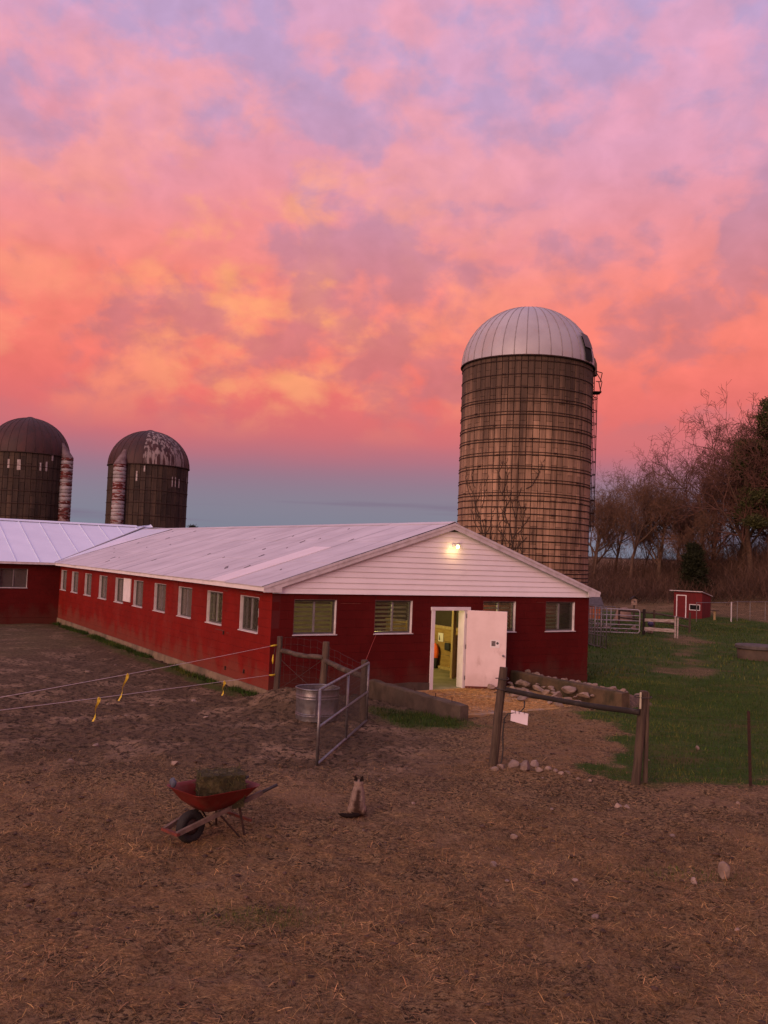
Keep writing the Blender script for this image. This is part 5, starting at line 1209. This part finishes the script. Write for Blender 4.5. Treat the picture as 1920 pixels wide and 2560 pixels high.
# small orange hut, bird house, covered heap
hut = empty('hut', (13.6, 60, -.25), 0, 'little orange hut with a grey shingle roof beyond the barn corner', 'hut')
MB().bbox((0, 0, 0), (1.25, 1.4, .95), .01).build('wall', mat('orange_boards', (.42, .13, .04), (.34, .10, .03), 4, .7), hut)
MB().prism([(-.1, -.12, .92), (-.1, .7, 1.42), (-.1, 1.52, .92), (-.1, 1.52, .99), (-.1, .7, 1.5), (-.1, -.12, .99)], (1.5, 0, 0)).build('roof', mat('grey_shingle', (.10, .09, .09), (.07, .06, .06), 6, .9), hut)
bh = empty('bird_house', (16.5, 58, G(16.5, 58)), 0, 'wooden bird house on a post behind the tubular gate', 'bird house')
MB().bbox((-.05, -.05, -.1), (.05, .05, 1.1), .008).build('post', wood, bh); MB().bbox((-.16, -.14, 1.1), (.16, .14, 1.5), .01).build('box', mat('pale_birdhouse', (.40, .30, .22), (.22, .15, .1), 8, .8), bh)
MB().prism([(-.24, -.2, 1.46), (0, -.2, 1.66), (.24, -.2, 1.46), (.24, -.2, 1.5), (0, -.2, 1.70), (-.24, -.2, 1.5)], (0, .4, 0)).build('roof', woodd, bh); MB().lathe([(0, 0), (.05, 0), (.05, .006), (0, .006)], 12).build('entrance', ink, bh, loc=(0, -.141, 1.34), rot=(R(90), 0, 0))
hp = MB(); hp.lathe([(.0, .95), (.18, .9), (.38, .72), (.52, .35), (.6, .0)], 16); hp.v = [(x * 1.1 + .06 * math.sin(5 * y + 3 * z), y, z + .05 * math.sin(7 * x)) for x, y, z in hp.v]
tag(hp.build('covered_heap', mat('tan_tarpaulin', (.26, .17, .115), (.2, .13, .09), 4, .85, .3, 12), None, True, loc=(16.0, 58.8, G(16, 58.8) - .05)), 'tan tarpaulin covered heap beside the bird house', 'heap')

# ================================================================== trees
barkm = mat('grey_brown_bark', (.11, .066, .042), (.07, .043, .028), 5, .95, .4, 20)
twigm = mat('brown_twigs', (.135, .072, .042), (.085, .047, .029), 2, .95)
twigr = mat('reddish_twigs', (.11, .052, .036), (.07, .034, .025), 2, .95)
def bare_tree(name, loc, H, spread, seed, label, group, tm=twigm, trunk_r=None, start=.25, gran=1.0, lean=0):
    rg = random.Random(seed); trunk, crown = MB(), []
    root = empty(name, (loc[0], loc[1], G(*loc[:2]) - .1), 0, label, 'tree', group)
    tr = trunk_r or H * .016
    segs = []
    def grow(p, d, ln, r, lev):
        n = 4 if lev < 3 else 2; pts = [p.copy()]; q = p.copy(); dd = d.copy(); kids = []
        for i in range(n):
            dd = (dd + Vector((rg.gauss(0, .10), rg.gauss(0, .10), rg.gauss(0, .06) + (.10 if 1 <= lev <= 3 else 0)))).normalized()
            q = q + dd * ln / n; pts.append(q.copy())
            kids.append((q.copy(), dd.copy(), (i + 1) / n))
        rs = [max(.008, r * (1 - .55 * i / n)) for i in range(n + 1)]
        if lev <= 1: trunk.tube(pts, rs, 7 if lev == 0 else 5, caps=False)
        else:
            segs.append((pts, rs, lev))
        if lev >= 5: return
        nk = [10, 7, 5, 4, 3][lev]
        for k in range(nk):
            t = rg.uniform(start if lev == 0 else .25, 1.0); i = min(n - 1, int(t * n)); f = t * n - i
            b0 = pts[i].lerp(pts[i + 1], f); rr = max(.008, r * (1 - .55 * t) * rg.uniform(.42, .62))
            az = rg.uniform(0, 2 * math.pi); ang = R(rg.uniform(28, 62) if lev > 0 else rg.uniform(30, 60)) 
            w_ = dd.cross(Vector((math.cos(az), math.sin(az), .3))).normalized()
            nd = (dd * math.cos(ang) + w_ * math.sin(ang) * spread).normalized()
            grow(b0, nd, ln * rg.uniform(.42, .66) * (1.05 if lev == 0 else 1), rr, lev + 1)
    grow(Vector((0, 0, 0)), Vector((lean, 0, 1)).normalized(), H * .66, tr, 0)
    trunk.build('trunk', barkm, root, True, recalc=False)
    cm = MB()
    for pts, rs, lev in segs: cm.tube(pts, [x * gran for x in rs], 4 if lev == 2 else 3, caps=False)
    cm.build('crown', tm, root, recalc=False)
    return root
wlab = 'group of bare trees behind the lawn'
tA = bare_tree('bare_tree', (23.0, 82), 11.2, 1.0, 3, 'bare tree with a dense brown crown between silo ladder and shed', None, twigm, .20)
tB = bare_tree('bare_tree', (25.9, 83), 11.0, 1.05, 8, 'bare spreading tree with a forked trunk behind the plank fence', None, twigm, .26, .3)
tC = bare_tree('bare_tree', (28.7, 80), 6.6, 1.15, 13, 'small bare crooked tree above the red shed', None, twigm, .13, .3)
tD = bare_tree('bare_tree', (33.2, 80), 16.4, 1.15, 21, 'tallest bare tree spreading beside the pine on the wood edge', None, twigr, .30, .3, 1.7, -.05)
tE = bare_tree('bare_tree', (19.9, 84), 9.2, .85, 31, 'thin bare tree close behind the tan silo ladder', None, twigm, .13)
bases = [tA, tB, tC, tD, tE]
rgt = random.Random(5)
for i, (x, y, k, s) in enumerate([(21.4, 92, 1, .95), (24.6, 95, 0, .95), (28.2, 96, 4, .82), (31.2, 92, 1, .90), (35.8, 90, 0, 1.05), (38.6, 86, 3, .95), (41, 92, 1, 1.2), (36.5, 98, 3, .8), (30.0, 88, 4, .80), (44, 84, 3, 1.0), (17.6, 93, 1, .8), (33.5, 100, 0, .9), (48, 90, 0, 1.3), (31.6, 86, 3, .86), (33.9, 84, 3, .98)]):
    t = copy_tree(bases[k]); t.location = (x, y, G(x, y) - .1); t.rotation_euler = (0, 0, rgt.uniform(0, 6.28)); t.scale = (s, s, s)
    tag(t, 'bare tree among others in the brown wood behind the lawn', 'tree', 'bare trees of the far wood')
# pine and cedar
needle = mat('pine_needles', (.060, .064, .022), (.040, .044, .016), 1.2, .9, attr='tint', spec=.15)
cedarm = mat('cedar_foliage', (.024, .028, .013), (.016, .019, .009), 1.2, .9, attr='tint', spec=.1)
def conifer(name, loc, H, w, seed, label, dense, open_):
    rg = np.random.default_rng(seed); rp = random.Random(seed)
    root = empty(name, (loc[0], loc[1], G(*loc[:2]) - .1), 0, label, 'tree')
    tb = MB(); tb.tube([(0, 0, 0), (.1, 0, H * .4), (.05, .1, H * .75), (0, 0, H * .97)], [H * .017, H * .013, H * .007, .02], 8)
    P = []; D = []
    nbr = 46 if open_ else 90
    for i in range(nbr):
        t = rp.uniform(.34 if open_ else .06, .99); z = H * t; ln = w * (1 - t) ** (.55 if open_ else .8) * rp.uniform(.55, 1.1) + .25
        az = rp.uniform(0, 6.28); el = R(rp.uniform(-8, 22)); d = Vector((math.cos(az) * math.cos(el), math.sin(az) * math.cos(el), math.sin(el)))
        p0 = Vector((0, 0, z)); p1 = p0 + d * ln + Vector((0, 0, .12 * ln)); tb.tube([p0, p0.lerp(p1, .5) - Vector((0, 0, .03 * ln)), p1], [.045, .03, .012], 4, caps=False)
        m_ = int(dense * (.5 + ln)); cl = [rp.uniform(.4, 1.05) for _c in range(3)]
        for _ in range(m_):
            q = (p0.lerp(p1, cl[_ % len(cl)]) + Vector((rp.gauss(0, .34), rp.gauss(0, .34), rp.gauss(.12, .24)))) if open_ else (p0.lerp(p1, rp.uniform(.1, 1.05)) + Vector((rp.gauss(0, .20), rp.gauss(0, .20), rp.gauss(.04, .11))))
            P.append(q[:]); 
    tb.build('trunk', barkm, root, True, recalc=False)
    P = np.array(P); n = len(P); d = rg.normal(size=(n, 3)); d[:, 2] = np.abs(d[:, 2]) * .7; d /= np.linalg.norm(d, axis=1, keepdims=True); s = np.cross(d, rg.normal(size=(n, 3))); s /= np.linalg.norm(s, axis=1, keepdims=True)
    L_ = rg.uniform(.16, .34, n)[:, None]; wd = rg.uniform(.03, .07, n)[:, None]
    V = np.stack([P - s * wd, P + s * wd, P + d * L_], 1).reshape(-1, 3); F = np.arange(n * 3).reshape(-1, 3)
    tn = np.repeat(rg.uniform(.6, 1.35, (n, 1)) * np.ones((1, 3)), 3, 0)
    link('crown', npmesh('crown', V, F, needle if open_ else cedarm, 'tint', tn), root); return root
conifer('pine_tree', (34.4, 79), 17.3, 4.4, 4, 'tall dark green pine at the edge of the wood', 420, True)
conifer('cedar_tree', (27.3, 78), 4.9, 1.3, 6, 'low dark green cedar behind the roof of the red shed', 150, False)
conifer('pine_tree', (42.5, 80), 14.5, 3.4, 14, 'second dark green pine farther along the wood edge', 300, True)
for i, x in enumerate((-25.9, -23.9, -20.2)):
    c_ = conifer('spruce_tree', (x * 1.0 - 0, 121 + i), 5.6 + .25 * (i == 0), 1.2, 40 + i, 'far tree top just showing over the barn roof ridge', 60, False); c_['group'] = 'far tree tops over the barn roof'; c_.location.z = G(x, 121) + 0.0
# brush under the wood: countless stems, one mass
rg = np.random.default_rng(9)
nS = 70000
sxs = rg.uniform(8, 62, nS); sys_ = 72 + rg.gamma(2.0, 7.0, nS); sxs = np.where((sxs > 19.5) & (sxs < 28.5) & (sys_ < 75), sxs + 12, sxs)
szs = gh(sxs, sys_); hgt = rg.uniform(.8, 2.6, nS) + 3.4 * sst(sxs, 27, 36) * rg.random(nS) + 3.0 * sst(sys_, 76, 90) * rg.random(nS)
z0 = rg.uniform(0, .75, nS) * hgt; d = rg.normal(size=(nS, 3)) * np.array([.5, .5, .25]); d[:, 2] = np.abs(d[:, 2]) + .55; d /= np.linalg.norm(d, axis=1, keepdims=True)
P = np.stack([sxs, sys_, szs + z0 - .05], 1); L_ = (hgt - z0)[:, None] * .8 + .25; s = np.cross(d, rg.normal(size=(nS, 3))); s /= np.linalg.norm(s, axis=1, keepdims=True); wd = rg.uniform(.008, .022, nS)[:, None]
V = np.stack([P - s * wd, P + s * wd, P + d * L_], 1).reshape(-1, 3); tn = np.repeat(rg.uniform(.55, 1.3, (nS, 1)) * np.ones((1, 3)), 3, 0)
tag(link('brush', npmesh('brush', V, np.arange(nS * 3).reshape(-1, 3), mat('brush_stems', (.105, .058, .036), (.070, .038, .026), .5, .95, attr='tint'), 'tint', tn)), 'brown leafless brush filling the foot of the wood', 'brush', kind='stuff')
# wooded ridge far off
rgn = np.linspace(-1, 1, 260); rv = []; rf = []
for i, t in enumerate(rgn):
    a = t * 1.25; r_ = 420; x, y = r_ * math.sin(a), r_ * math.cos(a); h = 6.8 + 2.2 * float(fbm(t * 9, 3.3, 4, 2)) + .8 * float(fbm(t * 70, 1.3, 2, 3))
    rv += [(x, y, -8), (x * 1.01, y * 1.01, h), (x * 1.3, y * 1.3, h - 1), (x * 1.31, y * 1.31, -8)]
rf = [(i * 4 + k, i * 4 + k + 1, i * 4 + k + 5, i * 4 + k + 4) for i in range(259) for k in range(3)]
tag(MB().add(rv, rf).build('hills', mat('wooded_hill', (.055, .045, .045), (.035, .03, .03), .05, .95), None, True), kind='structure')

# ================================================================== loose straw, grass, weeds, clods
def ground_pts(xr, yr, wfun):
    def f(rg, n):
        X, Y = np.empty(0), np.empty(0)
        while len(X) < n:
            # even density as seen on the ground
            x = rg.uniform(*xr, n * 2); y = rg.uniform(*yr, n * 2); k = rg.random(n * 2) < wfun(x, y); X = np.append(X, x[k]); Y = np.append(Y, y[k])
        X, Y = X[:n], Y[:n]; return np.stack([X, Y, gh(X, Y) + .006], 1), np.tile([0., 0, 1], (n, 1))
    return f
def w_straw(x, y):
    g, s, m_ = covers(x, y); return np.clip(s * sst(fbm(x * 1.1, y * 1.1, 3, 61), .30, .56) * .9 + .28, 0, 1) * (1 - sst(y, 11, 14) * .6)
n = 115000
V, F, rg_ = strands(n, ground_pts((-5.5, 5.8), (4.7, 14.5), w_straw), (.025, .12), (.0018, .0040), 21, .25)
cl_ = sst(fbm(V[::6, 0] * 3.5, V[::6, 1] * 3.5, 3, 17), .34, .56)[:, None]
tn = np.repeat((.6 + .5 * cl_) * (rg_.uniform(.2, 1.25, (n, 1)) ** 1.2 * np.where(rg_.random((n, 1)) < .15, 1.8, 1.0)) * (np.array([[1.05, .95, .74]]) + rg_.uniform(-.1, .1, (n, 3))), 6, 0)
tag(link('straw', npmesh('straw', V, F, strawm, 'tint', tn)), 'loose dry straw strewn over the brown yard', 'straw', kind='stuff')
def ramp_pts(rg, n):
    a = 2.95 + 4.0 * rg.beta(1.5, 1.9, n); b_ = -.15 - 3.05 * rg.random(n); k = 0
    return np.stack([BX + a * CY - b_ * SY, BY + a * SY + b_ * CY, np.full(n, .028)], 1), np.tile([0., 0, 1], (n, 1))
V, F, rg_ = strands(13000, ramp_pts, (.05, .16), (.004, .008), 22, .12)
tn = np.repeat(rg_.uniform(.5, 1.3, (13000, 1)) * np.array([[1.7, 1.45, .95]]), 6, 0)
tag(link('straw', npmesh('straw', V, F, strawm, 'tint', tn)), 'golden straw trodden over the concrete ramp', 'straw', kind='stuff')
def w_way(x, y):
    g, s, m_ = covers(x, y); return np.clip(s * 1.1, 0, 1)
V, F, rg_ = strands(9000, ground_pts((.8, 5.2), (13.5, 21), w_way), (.04, .12), (.003, .006), 24, .15)
tn = np.repeat(rg_.uniform(.4, 1.1, (9000, 1)) * np.array([[1, .9, .75]]), 6, 0)
tag(link('straw', npmesh('straw', V, F, strawm, 'tint', tn)), 'straw scattered on the worn way to the ramp', 'straw', kind='stuff')
def blades(n, pts, hr, wr, seed, tint, name, label):
    rg = np.random.default_rng(seed); P, Nn = pts(rg, n); a = rg.uniform(0, 6.28, n); h = rg.uniform(*hr, n)[:, None]; w_ = rg.uniform(*wr, n)[:, None]
    s = np.stack([np.cos(a), np.sin(a), np.zeros(n)], 1) * w_; l = rg.normal(size=(n, 3)) * .35; l[:, 2] = 1
    V = np.stack([P - s - [0, 0, .02], P + s - [0, 0, .02], P + l * h], 1).reshape(-1, 3); tn = np.repeat(rg.uniform(.55, 1.35, (n, 1)) * np.array([tint]) * (1 + rg.uniform(-.15, .15, (n, 3))), 3, 0)
    dead = np.repeat(rg.random(n) < .06 + .5 * sst(fbm(P[:, 0] * .7, P[:, 1] * .7, 4, 19), .50, .64), 3); tn[dead] = tn[dead] * np.array([3.4, 1.9, 2.2])
    tag(link(name, npmesh(name, V, np.arange(n * 3).reshape(-1, 3), grassm, 'tint', tn)), label, 'grass', kind='stuff')
wg = lambda x, y: np.clip(sst(covers(x, y)[0], .25, .8), 0, 1)
blades(60000, ground_pts((.0, 13.5), (13.6, 27), wg), (.03, .085), (.003, .007), 31, (1, 1, 1), 'grass', 'short green lawn behind the wire fence')
blades(45000, ground_pts((6, 30), (27, 64), wg), (.05, .12), (.008, .02), 32, (1, 1, 1), 'grass', 'far lawn running up to the shed')
blades(2600, ground_pts((-.6, 2.0), (16.2, 19.6), wg), (.04, .12), (.003, .007), 33, (.9, .85, .8), 'grass', 'rough grass between the open gate and the ramp wall')
def wall_pts(rg, n):
    b_ = rg.uniform(.2, 20.8, n); a = -.05 - np.abs(rg.normal(0, .13, n)) - .15 * (fbm(b_ * .8, b_ * 0 + 2, 2, 5) - .2); keep = fbm(b_ * .9, b_ * 0, 3, 71) > .40; b_ = np.where(keep, b_, rg.uniform(8, 15, n))
    X = BX + a * CY - b_ * SY; Y = BY + a * SY + b_ * CY; return np.stack([X, Y, gh(X, Y)], 1), None
blades(8000, wall_pts, (.03, .13), (.005, .013), 34, (.7, .75, .6), 'weeds', 'dark green weeds along the foot of the barn wall')
def spot(cx, cy, sx, sy):
    def f(rg, n):
        X = rg.normal(cx, sx, n); Y = rg.normal(cy, sy, n); return np.stack([X, Y, gh(X, Y)], 1), None
    return f
blades(500, spot(-1.0, 8.25, .35, .14), (.02, .06), (.002, .005), 35, (1, 1, 1), 'grass', 'faint green tuft in the bare yard')
blades(450, spot(3.45, 9.75, .38, .16), (.02, .06), (.002, .005), 36, (1, 1.1, .9), 'grass', 'green tufts round the largest loose stone')
# matted dead grass stubble
rg = np.random.default_rng(88); n = 90000; P, _n = ground_pts((-6, 6.2), (4.7, 14.5), lambda x, y: np.clip(sst(fbm(x * 1.5, y * 1.5, 3, 91), .36, .55) * (1 - covers(x, y)[0]) + .12, 0, 1) * (1 - .5 * sst(y, 11, 14)))(rg, n)
a = rg.uniform(0, 6.28, n); s = np.stack([np.cos(a), np.sin(a), np.zeros(n)], 1) * rg.uniform(.0015, .004, n)[:, None]; l = rg.normal(size=(n, 3)) * .9; l[:, 2] = np.abs(l[:, 2]) * .35 + .25
V = np.stack([P - s - [0, 0, .01], P + s - [0, 0, .01], P + l * rg.uniform(.012, .05, n)[:, None]], 1).reshape(-1, 3); tn = np.repeat(rg.uniform(.10, .95, (n, 1)) * (.4 + .9 * sst(fbm(P[:, 0] * 2.2, P[:, 1] * 2.2, 3, 17), .34, .56)[:, None]) * np.array([[.95, .9, .8]]), 3, 0)
tag(link('stubble', npmesh('stubble', V, np.arange(n * 3).reshape(-1, 3), strawm, 'tint', tn)), 'matted dead grass stubble over the brown yard', 'stubble', kind='stuff')
# clods of earth
bmc = bmesh.new(); bmesh.ops.create_icosphere(bmc, subdivisions=1, radius=1); bmc.verts.index_update(); cv = np.array([v.co[:] for v in bmc.verts]); cfc = np.array([[v.index for v in f.verts] for f in bmc.faces]); bmc.free()
rg = np.random.default_rng(55); n = 5200
X = rg.uniform(-8.5, 6.5, n); Y = 4.8 + 16 * rg.random(n) ** 1.15; g, s_, m_ = covers(X, Y); k = (g < .3) & ~((to_ab(X, Y)[0] > -.1) & (to_ab(X, Y)[1] > -3.6)); X, Y = X[k], Y[k]; n = len(X)
r_ = rg.gamma(2.0, .0062, n).clip(.004, .035); V = (cv[None] * (1 + rg.uniform(-.3, .3, (n, len(cv), 1)))) * (r_[:, None] * np.stack([rg.uniform(.8, 1.5, n), rg.uniform(.8, 1.5, n), rg.uniform(.3, .6, n)], 1))[:, None, :] + np.stack([X, Y, gh(X, Y) + r_ * .2], 1)[:, None, :]
F = (cfc[None] + (np.arange(n) * len(cv))[:, None, None]).reshape(-1, 3); tn = np.repeat(rg.uniform(.5, 1.5, (n, 1)) * np.ones((1, 3)), len(cv), 0)
tag(link('clods', npmesh('clods', V.reshape(-1, 3), F, mat('clod_earth', (.085, .050, .032), (.055, .032, .021), 12, .95, .5, 60, attr='tint'), 'tint', tn)), 'small clods and droppings over the bare yard', 'earth', kind='stuff')
